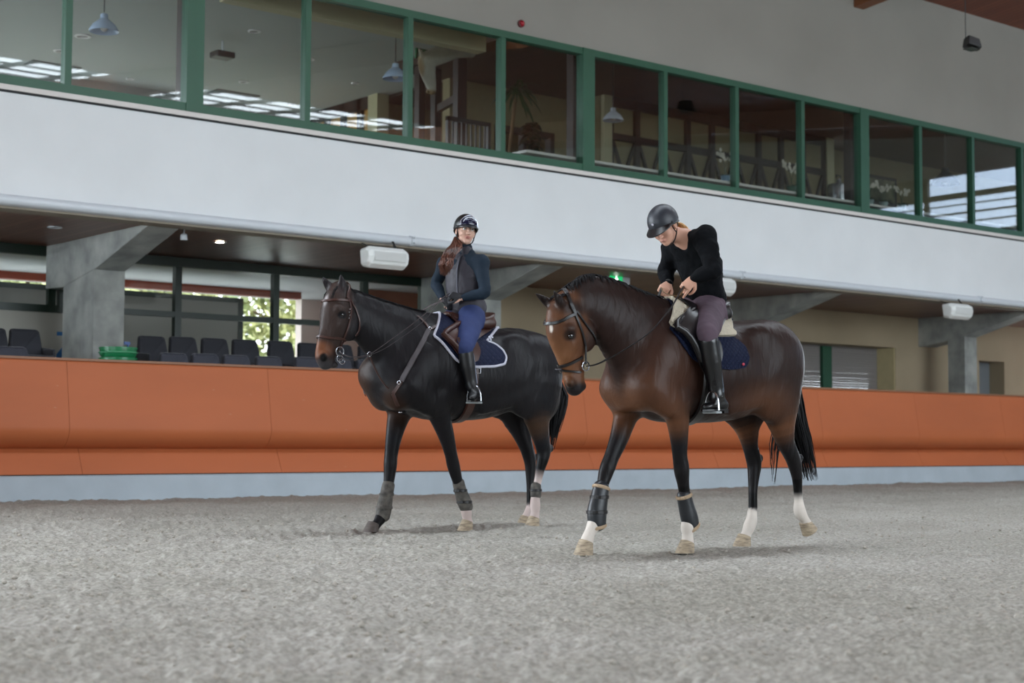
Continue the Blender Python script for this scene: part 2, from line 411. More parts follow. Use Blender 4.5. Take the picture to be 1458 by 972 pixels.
# exit sign under the soffit
e0, e1 = onY(868, 398, 18.2), onY(897, 398, 18.2)
r_ = empty('exit_sign', (e0[0]+.2, 18.2, e0[2]+.1)); tag(r_, 'green and white running man exit sign under the brown soffit', 'sign')
zt_, zb_ = onY(870, 391, 18.2)[2], onY(870, 406, 18.2)[2]
MB().box((e0[0], 18.2, zb_), (e1[0], 18.26, zt_)).build('case', M['white_metal'], r_)
xm = e0[0] + (e1[0]-e0[0])*.62
MB().box((e0[0]-.0, 18.194, zb_), (xm, 18.2, zt_)).build('green_panel', mat('exit_green', '0E6B3C', .5, emit='0E6B3C', estr=.3), r_)
h_ = zt_-zb_; cxm = (e0[0]+xm)/2
mn = MB(); yy = 18.188
def flat(pts): mn.prism([(cxm + h_*a, yy, zb_ + h_*b) for a, b in pts], (0, .005, 0))
flat([(-.05, .78), (.06, .78), (.06, .92), (-.05, .92)]); flat([(-.12, .45), (.06, .38), (.14, .72), (-.02, .76)])
flat([(-.02, .45), (.08, .38), (.24, .20), (.16, .12)]); flat([(-.12, .46), (-.02, .44), (-.16, .10), (-.27, .12)])
flat([(.10, .72), (.28, .52), (.24, .46), (.08, .62)]); flat([(-.02, .76), (-.22, .62), (-.20, .54), (0, .66)])
flat([(-.42, .5), (-.26, .62), (-.26, .38)])
mn.build('running_man', mat('sign_white', 'DDE8DF', .5, emit='DDE8DF', estr=.3), r_)
for x_ in (e0[0]+.15, e1[0]-.17): MB().box((x_, 18.22, zt_), (x_+.02, 18.24, 3.30)).build('hanger', M['black'], r_)

# loudspeakers hung from the conduit
def loudspeaker(px, py, wpx, label):
    c = Vector(onY(px, py, D-.25)); sc = 1.0
    r_ = empty('loudspeaker', c); tag(r_, label, 'loudspeaker', 'white loudspeakers below the gallery')
    L_ = .64; s_ = 1
    sec = [(-.15, .115), (.03, .135), (.12, .085), (.135, .0), (.10, -.10), (.02, -.15), (-.12, -.12)]  # (y forward, z)
    mb = MB(); n = len(sec); ring = lambda x, k: [(c.x+x, c.y-y*k, c.z+z*k) for y, z in sec]
    vs = ring(-L_/2, .72)+ring(-L_/2+.05, 1)+ring(L_/2-.05, 1)+ring(L_/2, .72); fs = [tuple(range(n)), tuple(range(3*n, 4*n))[::-1]]
    for j in range(3): fs += [(j*n+i, (j+1)*n+i, (j+1)*n+(i+1) % n, j*n+(i+1) % n) for i in range(n)]
    mb.add(vs, fs); mb.build('cabinet', mat('white_plastic', 'E4E8E6', .4), r_, False, .012)
    MB().box((c.x-L_/2+.07, c.y-.137, c.z-.055), (c.x+L_/2-.07, c.y-.128, c.z+.06)).build('grille', mat('pale_grille', 'D3D6D4', .6, bump=.5, bscale=300), r_)
    MB().bar((c.x+.2, c.y+.02, c.z+.11), (c.x+.24, D-.02, 3.40), .03, .012).build('bracket', M['black'], r_); MB().bar((c.x-.2, c.y+.02, c.z+.11), (c.x-.2, D+.05, 3.30), .03, .012).build('bracket', M['black'], r_)
loudspeaker(548, 367, 60, 'white box loudspeaker left of the rider in the dark vest')
loudspeaker(1022, 407, 50, 'white loudspeaker half hidden behind the bending rider')
loudspeaker(1364, 443, 40, 'white box loudspeaker at the far right under the gallery')

# downlights in the soffit
M['lamp'] = mat('warm_lamp', 'FFF2D8', .5, emit='FFF2D8', estr=2.5)
for (px, py, nm, lt) in ((313, 344, 'lit recessed downlight in the brown soffit right of the left column', True), (78, 323, 'unlit recessed downlight in the soffit left of the left column', False)):
    p = onZ(px, py, 3.295); r_ = empty('downlight', p); tag(r_, nm, 'light', 'downlights in the soffit')
    MB().lathe([(.09, -.0), (.09, -.012), (.06, -.012), (.06, 0)], p, 20, cap=False).build('trim_ring', M['white_metal'], r_, True)
    MB().lathe([(.058, -.004), (.058, -.001)], p, 20).build('lens', M['lamp'] if lt else M['shutter'], r_)
p = onZ(262, 328, 3.29); p2 = (9.0, 18.0, 3.2)
r_ = empty('spotlight', p); tag(r_, 'small spotlight at the tip of the left concrete beam', 'light')
MB().tube([(p[0], p[1], 3.30), (p[0], p[1], 3.22)], .012).build('arm', M['white_metal'], r_, True)
MB().lathe([(.02, .05), (.04, .04), (.045, -.03)], (p[0], p[1], 3.20), 14).build('head', M['white_metal'], r_, True)

# red signal lamp on the upper wall
p = onY(741, 34, D); r_ = empty('signal_lamp', p); tag(r_, 'small round red signal lamp above the gallery windows', 'lamp')
Rx = Matrix.Rotation(PI/2, 3, 'X')
MB().lathe([(.055, 0), (.055, .03), (.045, .035)], p, 20, Rx).build('base', mat('dark_red', '5A0F16', .5), r_, True)
MB().sphere((p[0], p[1]-.035, p[2]), (.042, .04, .042)).build('dome', mat('red_lens', 'A01828', .25), r_, True)

# ================================================================ gallery windows
GG = glass_mat('gallery_glass', 1.62, (.84, .86, .85))
X0g = 9.11; pitch = 1.612; zb_, zt_ = 4.66, 6.49
mull = [X0g + pitch*k for k in range(-4, 16)]
wins = [(X0g + 4*pitch*j, X0g + 4*pitch*(j+1)) for j in range(-1, 4)]
for j, (a, b) in enumerate(wins):
    r_ = empty('window_%d' % (j+1), ((a+b)/2, D, zb_)); tag(r_, kind='structure')
    mb = MB()
    mb.box((a, D-.04, zb_), (b, D+.1, zb_+.10)); mb.box((a, D-.04, zt_-.10), (b, D+.1, zt_))
    mb.box((a-.001, D-.05, zb_), (a+.115, D+.1, zt_)); mb.box((b-.115, D-.05, zb_), (b+.001, D+.1, zt_))
    for k in range(1, 4): mb.box((a+k*pitch-.04, D-.03, zb_), (a+k*pitch+.04, D+.09, zt_))
    mb.build('window_frame', M['green'], r_)
    for k in range(4):
        MB().box((a+k*pitch+.02, D+.03, zb_+.05), (a+(k+1)*pitch-.02, D+.042, zt_-.05)).build('pane', GG, r_)

# ================================================================ lounge behind the windows
ZC = 6.9; ZW = 6.75; ZF = 4.30
LXs = 16.0                        # side wall between the two rooms
M['lceil'] = mat('lounge_white_ceiling', 'A3A6A2', .8)
M['lwall'] = mat('lounge_ochre_wall', '857A5C', .85, noise=.05)
M['lcream'] = mat('lounge_cream_wall', 'B4AC8C', .8)
M['lfloor'] = mat('lounge_floor', '969694', .5)
MB().box((GX0, D+.1, 4.1), (GX1, 27, ZF)).build('floor_lounge', M['lfloor'])['kind'] = 'structure'
MB().box((GX0, D+.3, ZC), (LXs+.5, 26, ZC+.15)).build('ceiling_lounge', M['lceil'])['kind'] = 'structure'
# lounge: rooms -------------------------------------------------------------------
LB = 25.6
lw = MB()
lw.box((GX0, LB, 6.35), (LXs, LB+.2, ZC)).box((GX0, LB, 4.2), (LXs, LB+.2, 4.4))
for k in range(8): lw.box((GX0+k*2.1, LB, 4.4), (GX0+k*2.1+.2, LB+.2, 6.35))
lw.build('wall_lounge_back', mat('lounge_grey_wall', '8A8B88', .8))['kind'] = 'structure'
MB().box((GX0, LB-.04, 6.35), (LXs, LB-.005, 6.5)).build('trim_7', M['brownwood'])['kind'] = 'structure'
# half-timbered side wall of the white room
MB().box((LXs+.035, 23.5, ZF), (LXs+.2, LB, ZC)).build('wall_lounge_side', mat('ochre_wall_painted_lit', 'B98A45', .8))['kind'] = 'structure'  # brighter, more orange ochre: the wall's lit look is put into its colour
tb = MB(); tb.box((LXs-.04, 23.5, ZC-.22), (LXs+.03, LB, ZC-.0))
for y in (23.75, 24.3, 24.85, 25.4): tb.box((LXs-.04, y, ZF), (LXs+.03, y+.13, ZC))
tag(tb.build('half_timbering', M['brownwood']), 'dark timber frame on the ochre side wall behind the third gallery window', 'half-timbering')
tag(MB().box((LXs-.06, 23.2, ZF), (LXs+.19, 23.495, ZC)).build('pilaster', M['lcream']), 'cream pilaster at the end of the ochre side wall in the lounge', 'pilaster')
# wood-ceiled rooms
YW = 20.9
WX0 = 15.25
MB().box((WX0-.4, D+.3, ZW), (GX1, YW+.2, ZW+.3)).box((LXs+.2, YW+.2, ZW+.1), (GX1, 23.9, ZW+.3)).build('ceiling_lounge_wood', M['lounge_wood'])['kind'] = 'structure'
def X_(px, Y, py=180): return onY(px, py, Y)[0]
wa, wb = X_(704, YW), X_(787, YW); wz = onY(760, 186, YW)[2]
m_ = MB()
m_.box((LXs+.22, 23.6, ZF), (LXs+9, 23.8, ZC+.1)).box((X_(640, YW), YW, ZF), (wa, YW+.2, ZW)).box((wa, YW, wz), (wb, YW+.2, ZW)).box((wb, YW, ZF), (X_(857, YW), YW+.2, ZW))
m_.box((X_(1184, YW), YW, ZF), (GX1, YW+.2, ZW))
m_.build('wall_lounge_middle', M['lwall'])['kind'] = 'structure'
r_ = empty('window_30', ((wa+wb)/2, YW, ZF)); tag(r_, kind='structure')
MB().box((wa, YW-.05, wz-.10), (wb, YW+.1, wz)).box((wb-.09, YW-.05, ZF), (wb, YW+.1, wz)).box((wa, YW-.05, ZF), (wa+.09, YW+.1, wz)).box(((wa+wb)/2-.04, YW-.03, ZF), ((wa+wb)/2+.04, YW+.1, wz)).build('window_frame', M['brownwood'], r_)
MB().box((wa-1, YW+1.6, ZF), (wb+1.5, YW+1.7, wz-.22)).build('wall_balcony', mat('tan_balcony', '9C6F48', .8))['kind'] = 'structure'
# half-timbered wall
YH = 20.2
ha, hb = X_(869, YH, 150), X_(1173, YH, 200)
MB().box((X_(857, YH), YH+.045, ZF), (X_(1184, YH), YH+.5, ZW)).build('wall_timbered', M['lwall'])['kind'] = 'structure'
for (a, b, t_) in ((857, 868.5, 'cream pilaster at the left end of the half-timbered lounge wall'), (1174, 1184, 'cream pilaster at the right end of the half-timbered lounge wall')):
    tag(MB().box((X_(a, YH), YH-.06, ZF), (X_(b, YH), YH+.028, ZW)).build('pilaster', M['lcream']), t_, 'pilaster')
tf = MB(); nb = 9; bw = (hb-ha)/nb
zm = onY(869, 191, YH)[2]; zl_ = ZF+.35
tf.box((ha, YH-.03, ZW-.17), (hb, YH+.04, ZW)).box((ha, YH-.03, zm-.09), (hb, YH+.04, zm+.03))
for k in range(nb+1): tf.box((ha+k*bw-.055, YH-.035, ZF), (ha+k*bw+.055, YH+.04, ZW))
for k in range(nb):
    a, b = ha+k*bw+.05, ha+(k+1)*bw-.05
    z0_ = zm-.09-1.3
    tf.bar((a, YH-.0, zm-.09), (b, YH-.0, z0_), .05, .05).bar((b, YH-.0, zm-.09), (a, YH-.0, z0_), .05, .05)
tag(tf.build('half_timbering', M['brownwood']), 'dark brown half-timber frame with crossed braces on the ochre lounge wall', 'half-timbering')
# bulkhead beam near the window
bk = X_(686, 18.1, 70)
zbk = onY(560, 50, 18.1)[2]
tag(MB().box((10.0, 18.0, zbk), (bk, 18.2, ZC-.0)).build('ceiling_beam', M['lcream']), 'cream ceiling beam along the windows above the horse head bust', 'beam')
# inner posts beside the heavy mullions
for (a, b, t_) in ((255, 263.5, 'dark brown post behind the leftmost heavy green mullion'), (813, 824, 'dark brown post behind the middle heavy green mullion'), (1207, 1219, 'dark brown post behind the right heavy green mullion')):
    x0_ = onY(a, 150, 17.75)[0]; x1_ = onY(b, 150, 17.75)[0]
    tag(MB().box((x0_, 17.7, ZF), (x1_, 17.85, ZC)).box((x0_-.03, 17.68, ZC-.1), (x1_+.03, 17.87, ZC-.05)).build('steel_post', M['brownwood']), t_, 'post', 'posts behind the gallery windows')
# dark timber posts and rail around the bust
for (px, Y_, t_) in ((597, 20.6, 'dark timber post left of the pale horse head bust, reaching the sill'), (620, 20.6, 'thin dark timber post below the muzzle of the horse head bust'), (654, 19.6, 'thick dark timber post right of the horse head bust')):
    x_ = X_(px, Y_, 120); w_ = .06 if px != 654 else .09
    tag(MB().box((x_-w_, Y_-.08, ZF), (x_+w_, Y_+.05, ZW)).build('timber_post', M['brownwood']), t_, 'post')
tag(MB().bar((X_(622, 20.6), 20.6, 6.1), (X_(654, 19.6), 19.6, 6.1), .08, .12).build('timber_rail', M['brownwood']), 'dark timber rail between the posts behind the bust', 'rail')

# ceiling fittings in the white room
for (px, py, r0, t_) in ((118, 51, .13, 'large round downlight ring on the white lounge ceiling behind the leftmost pendant'), (85, 72, .1, 'round downlight beside the first thin mullion at the far left'),
                     (362, 44, .1, 'round downlight nearest the window in the third pane from the left'), (347, 116, .09, 'round downlight beside the second ceiling vent'), (505, 118, .07, 'small downlight left of the cream pilaster'),
                     (415, 148, .07, 'tiny downlight at the far end of the white ceiling'), (185, 112, .07, 'small downlight at the bottom of the second pane'), (441, 84, .08, 'small downlight beside the third thin mullion')):
    p = onZ(px, py, ZC-.003); r_ = empty('downlight', p); tag(r_, t_, 'light', 'downlights in the white lounge ceiling')
    MB().lathe([(r0, 0), (r0, -.015), (r0*.72, -.02), (r0*.7, 0)], p, 20, cap=False).build('trim_ring', M['sill'], r_, True)
    MB().lathe([(r0*.7, -.004), (r0*.7, 0)], p, 20).build('lens', M['shutter'], r_)
for (a, b, py, t_) in ((40, 112, 93, 'long grey ceiling vent at the far left of the lounge ceiling'), (302, 362, 134, 'long grey ceiling vent in the third pane of the gallery')):
    p = onZ(a, py-5, ZC-.003); q = onZ(b, py+5, ZC-.003)
    r_ = empty('ceiling_vent', (p+q)/2); tag(r_, t_, 'vent', 'ceiling vents in the lounge')
    mb = MB()
    for k in range(4): mb.box((min(p[0], q[0]), p[1]-.2+k*.1, ZC-.02), (max(p[0], q[0]), p[1]-.13+k*.1, ZC-.003))
    mb.build('slats', mat('grey_vent', '5E625F', .6), r_)
p = onZ(317, 58, ZC); r_ = empty('projector', p); tag(r_, 'small dark projector hanging from the white lounge ceiling', 'projector')
MB().tube([p, p-np.array([0, 0, .18])], .015).build('pole', M['white_metal'], r_, True)
MB().box((p[0]-.16, p[1]-.13, p[2]-.28), (p[0]+.16, p[1]+.13, p[2]-.18)).build('body', M['black'], r_, False, .02)

# pendant lamps
def pendant(px, py, Y_, r0, m, label, zc):
    p = onY(px, py, Y_); r_ = empty('pendant_lamp', p); tag(r_, label, 'lamp', 'bell-shaped pendant lamps behind the gallery windows')
    MB().tube([(p[0], p[1], zc), (p[0], p[1], p[2]+.22*r0/.2)], .008, 8).build('cable', M['black'], r_, True)
    k = r0/.2
    MB().lathe([(.03*k, .20*k), (.05*k, .19*k), (.055*k, .13*k), (.09*k, .10*k), (.15*k, .05*k), (.2*k, -.03*k), (.2*k, -.05*k), (.185*k, -.045*k), (.13*k, .03*k), (.05*k, .08*k)], p, 26, cap=False).build('lamp_shade', m, r_, True)
    MB().sphere((p[0], p[1], p[2]-.0), .05*k, 12).build('bulb', M['sill'], r_, True)
mp_ = mat('pale_blue_enamel', 'A9BCD8', .25, metal=.2)
pendant(148, 40, 18.9, .19, mp_, 'pale blue pendant lamp behind the second gallery pane from the left', ZC)
pendant(563, 108, 18.9, .19, mp_, 'pale blue pendant shape standing in for a reflection left of the horse head bust', ZC)  # added shape in place of a blue reflection in the glass
pendant(873, 168, 18.4, .17, mat('white_enamel', 'C9CDD6', .25), 'white pendant lamp in front of the half-timbered wall', ZW)
pendant(1346, 258, 18.2, .27, mat('dark_enamel', '20242C', .25), 'dark pendant lamp behind the second pane from the right', ZW)

# right-hand lounge: hood lamp, framed picture
p = onY(1194, 275, 18.6); r_ = empty('coffee_urn', (p[0], p[1], ZF)); tag(r_, 'shiny silver urn left of the right heavy mullion', 'urn')
MB().lathe([(.14, ZF-p[2]), (.14, -.2), (.2, -.18), (.21, .1), (.19, .16), (.05, .2), (.04, .26), (0.001, .27)], p, 24).build('body', mat('steel', 'B8BCC2', .2, metal=.9), r_, True)
MB().tube([(p[0]-.06, p[1], p[2]+.27), (p[0]-.06, p[1], p[2]+.33), (p[0]+.06, p[1], p[2]+.33), (p[0]+.06, p[1], p[2]+.27)], .015).build('handle', M['black'], r_, True)
a0 = onY(1232, 247, YW-.03); a1 = onY(1276, 295, YW-.03)
r_ = empty('framed_picture', (a0+a1)/2); tag(r_, 'dark framed picture on the ochre wall behind the right-hand orchids', 'picture')
MB().box((a0[0], YW-.05, a1[2]), (a1[0], YW-.01, a0[2])).build('frame', M['brownwood'], r_)
MB().box((a0[0]+.07, YW-.056, a1[2]+.07), (a1[0]-.07, YW-.05, a0[2]-.07)).build('canvas', mat('olive_canvas', '4A4C3C', .7, noise=.4, nscale=4, color2='6B6A52'), r_)
# high-backed slatted chair by the window
c0 = onY(636, 165, 18.2); c1 = onY(684, 200, 18.2)
r_ = empty('slatted_chair', (c0[0], 18.2, ZF)); tag(r_, 'dark high-backed slatted chair at the window right of the bust', 'chair')
mb = MB(); mb.box((c0[0], 18.17, ZF), (c0[0]+.05, 18.23, c0[2])).box((c0[0]+.75, 18.17, ZF), (c0[0]+.8, 18.23, c0[2]-.0)).box((c0[0], 18.17, c0[2]-.06), (c0[0]+.8, 18.23, c0[2]))
mb.build('back_frame', M['black'], r_)
mb = MB()
for k in range(8): mb.box((c0[0]+.1+k*.085, 18.19, ZF+.5), (c0[0]+.125+k*.085, 18.21, c0[2]-.05))
mb.build('back_slats', M['black'], r_)
MB().box((c0[0], 18.2, ZF+.42), (c0[0]+.8, 18.75, ZF+.5)).build('seat', M['brownwood'], r_)
for dx_ in (0, .74): MB().box((c0[0]+dx_, 18.7, ZF), (c0[0]+dx_+.05, 18.75, ZF+.42)).build('leg', M['brownwood'], r_)

MB().box((14.5, D+.12, 4.84), (GX1, D+.75, 4.88)).build('trim_9', M['sill'])['kind'] = 'structure'
# plants -----------------------------------------------------------------------------
M['leaf'] = mat('dark_leaf', '2C4426', .5, noise=.3, nscale=5)
M['leafd'] = mat('deep_leaf', '16281A', .5)
M['petal'] = mat('white_petal', 'D8D2C4', .6)
def leaf(mb, p, d, L_, w, droop, n=5, up=(0, 0, 1)):
    p = Vector(p); d = Vector(d).normalized(); s = d.cross(Vector(up))
    if s.length < .01: s = Vector((1, 0, 0))
    s.normalize(); vs = []; 
    for i in range(n+1):
        t = i/n; c = p + d*L_*t - Vector((0, 0, 1))*droop*L_*t*t; ww = w*math.sin(PI*min(1, t*.92+.08))**.7*.5
        vs += [c - s*ww, c + s*ww]
    mb.add(vs, [(2*i, 2*i+1, 2*i+3, 2*i+2) for i in range(n)])
def orchid(px, py, Y_, label, pot, hgt=.62, nst=2):
    p = Vector(onY(px, py, Y_)); p.z = 4.88; r_ = empty('potted_orchid', p); tag(r_, label, 'plant', 'white orchids on the lounge sill')
    MB().lathe([(.055, 0), (.08, .16), (.085, .17), (.075, .165), (.06, .13)], p, 20).build('pot', pot, r_, True)
    lf = MB(); R0 = random.Random(int(px))
    for k in range(6):
        a = k*1.05; leaf(lf, p+Vector((0, 0, .15)), (math.cos(a), math.sin(a), .7), .24, .06, .5)
    lf.build('leaves', M['leaf'], r_)
    st = MB(); bl = MB()
    for s in range(nst):
        sg = (-1)**s; q = [p+Vector((sg*.16*t**1.6, 0, .16+hgt*(t-.35*t*t))) for t in np.linspace(0, 1, 9)]
        st.tube(q, .006, 6)
        for j in range(5, 9):
            for u in range(3):
                c = q[j]+Vector((R0.uniform(-.04, .04), R0.uniform(-.05, .05), R0.uniform(-.05, .03)))
                for a in range(5):
                    al = a*2*PI/5; bl.sphere(c+Vector((.02*math.cos(al), -.005, .02*math.sin(al))), (.016, .006, .016), 6)
    st.build('stems', M['leaf'], r_, True); bl.build('blossoms', M['petal'], r_, True)
orchid(1033, 266, 17.7, 'white orchid in a pale blue pot beside the mullion of the timbered room', mat('blue_pot', '5D7E96', .4))
orchid(1127, 279, 17.7, 'white orchid in a dark green pot, second from the left on the sill', mat('green_pot', '1D5240', .4))
for i, (px, t_) in enumerate(((1238, 'white orchid in a glass pot just right of the right heavy mullion'), (1258, 'white orchid in the middle of the right-hand group of three'), (1322-38, 'white orchid at the right end of the group before the framed picture'))):
    orchid(px, 292+(px-1238)*.12, 17.75, t_, mat('clear_pot', '9DB0B0', .2), .5)
# palm on a trunk in a pot
def palm():
    b = Vector(onY(722, 205, 18.6)); b.z = ZF; top = onY(735, 128, 18.6)
    r_ = empty('potted_palm', b); tag(r_, 'tall potted palm with drooping fronds in the pane left of the middle heavy mullion', 'plant')
    MB().lathe([(.16, 0), (.21, .34), (.22, .36), (.19, .35)], b, 20).build('pot', mat('terracotta', '8A5638', .7), r_, True)
    T = Vector(top); MB().tube([b+Vector((0, 0, .3)), (b+T)/2+Vector((-.03, 0, 0)), T], [.04, .03, .025], 10).build('trunk', mat('trunk', '6B5236', .8, bump=.4), r_, True)
    lf = MB(); R0 = random.Random(3)
    for k in range(34):
        a = R0.uniform(0, 2*PI); e = R0.uniform(-.2, 1.2)
        leaf(lf, T+Vector((0, 0, R0.uniform(-.1, .05))), (math.cos(a), math.sin(a), e), R0.uniform(.4, .62), .05, R0.uniform(.5, 1.1), 7)
    lf.build('fronds', M['leaf'], r_)
palm()
def bushy():
    b = Vector(onY(757, 215, 18.0)); b.z = ZF; r_ = empty('potted_ficus', b); tag(r_, 'dark bushy potted plant in front of the bright lounge window', 'plant')
    MB().lathe([(.14, 0), (.18, .3), (.16, .3)], b, 18).build('pot', M['black'], r_, True)
    z1 = onY(757, 180, 18.0)[2]
    MB().tube([b+Vector((0, 0, .2)), (b.x, b.y, z1)], .02, 8).build('stem', M['brownwood'], r_, True)
    lf = MB(); R0 = random.Random(5)
    for k in range(150):
        a = R0.uniform(0, 2*PI); z = R0.uniform(ZF+.3, z1+.05)
        leaf(lf, (b.x, b.y, z), (math.cos(a), math.sin(a), R0.uniform(-.2, .9)), R0.uniform(.12, .26), .11, .6, 4)
    lf.build('foliage', M['leafd'], r_)
bushy()
p = onY(603, 77, 19.6); r_ = empty('exit_sign', p); tag(r_, 'small green exit sign in the lounge above the horse head bust', 'sign')
MB().box((p[0]-.14, 19.6, p[2]-.08), (p[0]+.14, 19.64, p[2]+.08)).build('case', mat('exit_green_dim', '0E5A38', .5), r_)
MB().box((p[0]-.09, 19.592, p[2]-.05), (p[0]-.03, 19.6, p[2]+.05)).build('arrow', M['sill'], r_)
MB().prism([(p[0]+a, 19.592, p[2]+b) for a, b in ((.02, -.05), (.1, -.05), (.1, -.02), (.07, -.02), (.07, .05), (.04, .05), (.04, -.02), (.02, -.02))], (0, .008, 0)).build('pictogram', M['sill'], r_)
for dx_ in (-.1, .09): MB().box((p[0]+dx_, 19.61, p[2]+.08), (p[0]+dx_+.01, 19.62, ZW)).build('hanger', M['black'], r_)

# ================================================================ roof, openings, outside
ZR = 8.73
RX0, RX1, RY0 = -18., 41., -22.
SL = .12; YS = -11.8                     # roof rises towards the middle of the hall; glazed beyond YS
def zroof(y): return ZR + (D-y)*SL
SK0, SK1 = 0., 38.
def roof_slab(mb, x0, x1, y0, y1):
    mb.hexa([(x0, y0, zroof(y0)), (x1, y0, zroof(y0)), (x1, y1, zroof(y1)), (x0, y1, zroof(y1))], [(x0, y0, zroof(y0)+.25), (x1, y0, zroof(y0)+.25), (x1, y1, zroof(y1)+.25), (x0, y1, zroof(y1)+.25)])
roof = MB(); T0, T1 = 8.0, 9.5; roof_slab(roof, RX0, RX1, YS, T0); roof_slab(roof, RX0, RX1, T1, D+.3); roof_slab(roof, RX0, -2, T0, T1); roof_slab(roof, 30, RX1, T0, T1); roof_slab(roof, RX0, SK0, RY0, YS); roof_slab(roof, SK1, RX1, RY0, YS)  # unseen roof strip left open, added to light rear sand and horses
roof.build('ceiling_roof', M['roofwood'])['kind'] = 'structure'
bx = onY(1222, 12, D)[0]; bzb = onY(1222, 12, D)[2]; M['glulam'] = mat('glulam', '7A4A2C', .5)
for k in range(-6, 3):
    x_ = bx + 6.45*k
    if not (RX0 < x_ < RX1) or k % 2: continue
    q = [(x_-.13, D-.01, bzb), (x_-.13, D-.01, ZR+.02), (x_-.13, RY0, zroof(RY0)+.02), (x_-.13, RY0, zroof(RY0)-.8)]
    MB().prism(q, (.26, 0, 0)).build('trim_%d' % (26+k), M['glulam'])['kind'] = 'structure'
sk = MB()
for y_ in np.arange(RY0+.6, YS+.2, 1.5): sk.box((SK0, y_-.05, zroof(y_)+.06), (SK1, y_+.05, zroof(y_)+.10))
for x_ in np.arange(SK0, SK1, 2.15): sk.bar((x_, RY0, zroof(RY0)+.08), (x_, YS, zroof(YS)+.08), .09, .12)
for x_ in np.arange(-2, 30.1, 2.0): sk.bar((x_, T0, zroof(T0)+.1), (x_, T1, zroof(T1)+.1), .07, .1)  # bars across the added roof strip
sk.build('window_40', M['dkgreen'])['kind'] = 'structure'
# opposite long side: wall with a band of openings
OZ0, OZ1 = 1.8, 8.6
ow = MB(); ow.box((RX0, RY0-.2, -.3), (RX1, RY0, OZ0)).box((RX0, RY0-.2, OZ1), (RX1, RY0, zroof(RY0)+.2))
for k in range(10): ow.box((RX0+k*6.45, RY0-.2, OZ0), (RX0+k*6.45+(.5 if 3 < k < 7 else 6.45), RY0, OZ1))
ow.build('wall_opposite', M['upper'])['kind'] = 'structure'
MB().box((RX0-.2, RY0, -.3), (RX0, D, 1.0)).box((RX0-.2, RY0, 4.0), (RX0, D, 13.6)).box((RX0-.2, RY0, 1), (RX0, -10, 4)).box((RX0-.2, 8, 1), (RX0, D, 4)).build('wall_left', M['upper'])['kind'] = 'structure'
re = MB(); re.box((RX1, RY0, -.3), (RX1+.2, D+.3, 6.8)).box((RX1, RY0, 8.9), (RX1+.2, D+.3, 13.6)).box((RX1, 11.8, 2), (RX1+.2, D+.3, 8.9)).box((RX1, RY0, 2), (RX1+.2, -9, 8.9))
re.build('wall_right', M['upper'])['kind'] = 'structure'
rb = MB()
for z_, t_ in ((3.2, .2), (4.6, .2), (6.0, .2), (7.0, .12), (7.40, .04), (7.68, .05), (7.95, .03), (8.16, .17)): rb.box((RX1, -9, z_), (RX1+.12, 12, z_+t_))
rb.box((RX1, -9, 8.3), (RX1+.1, 4.85, 8.9)).box((RX1, 8.0, 8.3), (RX1+.1, 12, 8.9)).box((RX1, 8.0, 7.0), (RX1+.1, 8.5, 8.9))
for y_ in (-6, -2.2, 1.6, 4.75, 9.9): rb.box((RX1, y_, 2), (RX1+.14, y_+.14, 8.9))
rb.build('window_41', M['dkgreen'])['kind'] = 'structure'
MB().box((RX1+.15, -9, 2), (RX1+.17, 12, 8.9)).build('window_42', glass_mat('tinted_glass', 1.3, (.62, .66, .72)))['kind'] = 'structure'  # unseen tinted pane, added to dim the sky behind the end wall

# hanging floodlight at the upper right
p = Vector(onY(1381, 62, D-3.0)); r_ = empty('floodlight', p); tag(r_, 'black floodlight hanging on a thin rod at the upper right', 'floodlight')
MB().tube([(p.x-.11, p.y, p.z+.05), (p.x-.11, p.y, zroof(p.y)+.01)], .008, 6).build('rod', M['black'], r_, True)
fl = MB(); q = [(-.17, -.1, .03), (.03, -.2, -.02), (.22, .02, -.02), (0, .14, .03)]
fl.hexa([p+Vector((a, b, c-.07)) for a, b, c in q], [p+Vector((a*.8, b*.8, c+.07)) for a, b, c in q]); fl.build('housing', M['black'], r_, False, .01)
MB().box((p.x-.1, p.y-.1, p.z-.1), (p.x+.12, p.y+.06, p.z-.085)).build('lens', mat('lamp_glass', '40423E', .2), r_)

# outside behind the terrace: veranda edge, screen, trees
Yv = 23.9
MB().box((GX0-4, Yv-.1, onY(180, 409, Yv)[2]), (W(425, 420, Yv), Yv+.1, onY(180, 399, Yv)[2])).build('trim_8', M['brick'])['kind'] = 'structure'
MB().box((GX0-4, BY+.1, onY(180, 399, Yv)[2]+.0), (W(425, 420, Yv)+7, Yv+1.3, onY(180, 399, Yv)[2]+.1)).build('ceiling_veranda', mat('white_soffit', 'CFCFD2', .6))['kind'] = 'structure'
PY = 22.7; pb = W(345.5, 450, PY); pz = onY(300, 426, PY)[2]
r_ = empty('screen_panel', (pb-2, PY, 1.22)); tag(r_, 'grey screen panel with a dark edge outside, behind the seats', 'screen')
MB().box((GX0-4, PY, 1.22), (pb-.08, PY+.06, pz)).build('sheet', mat('grey_sheet', '8A8880', .7), r_)
MB().box((pb-.09, PY-.02, 1.22), (pb, PY+.08, pz+.03)).box((GX0-4, PY-.02, pz-.03), (pb, PY+.08, pz+.05)).build('frame', M['dkgreen'], r_)
MB().box((W(425, 450, 25.0), 24.9, 1.0), (W(425, 450, 25.0)+8, 25.1, 3.45)).build('wall_outside', mat('pale_pink_wall', 'D9C8C0', .8))['kind'] = 'structure'
MB().box((W(523, 420, 22.5), 22.5, 1.0), (W(523, 420, 22.5)+3.5, 22.6, 3.3)).build('wall_brick_outside', mat('brick_wall', '96604B', .8, noise=.1))['kind'] = 'structure'
MB().box((-30, 27, -.5), (70, 90, 1.0)).build('floor_meadow', mat('meadow', '6A7050', .9, noise=.2))['kind'] = 'structure'
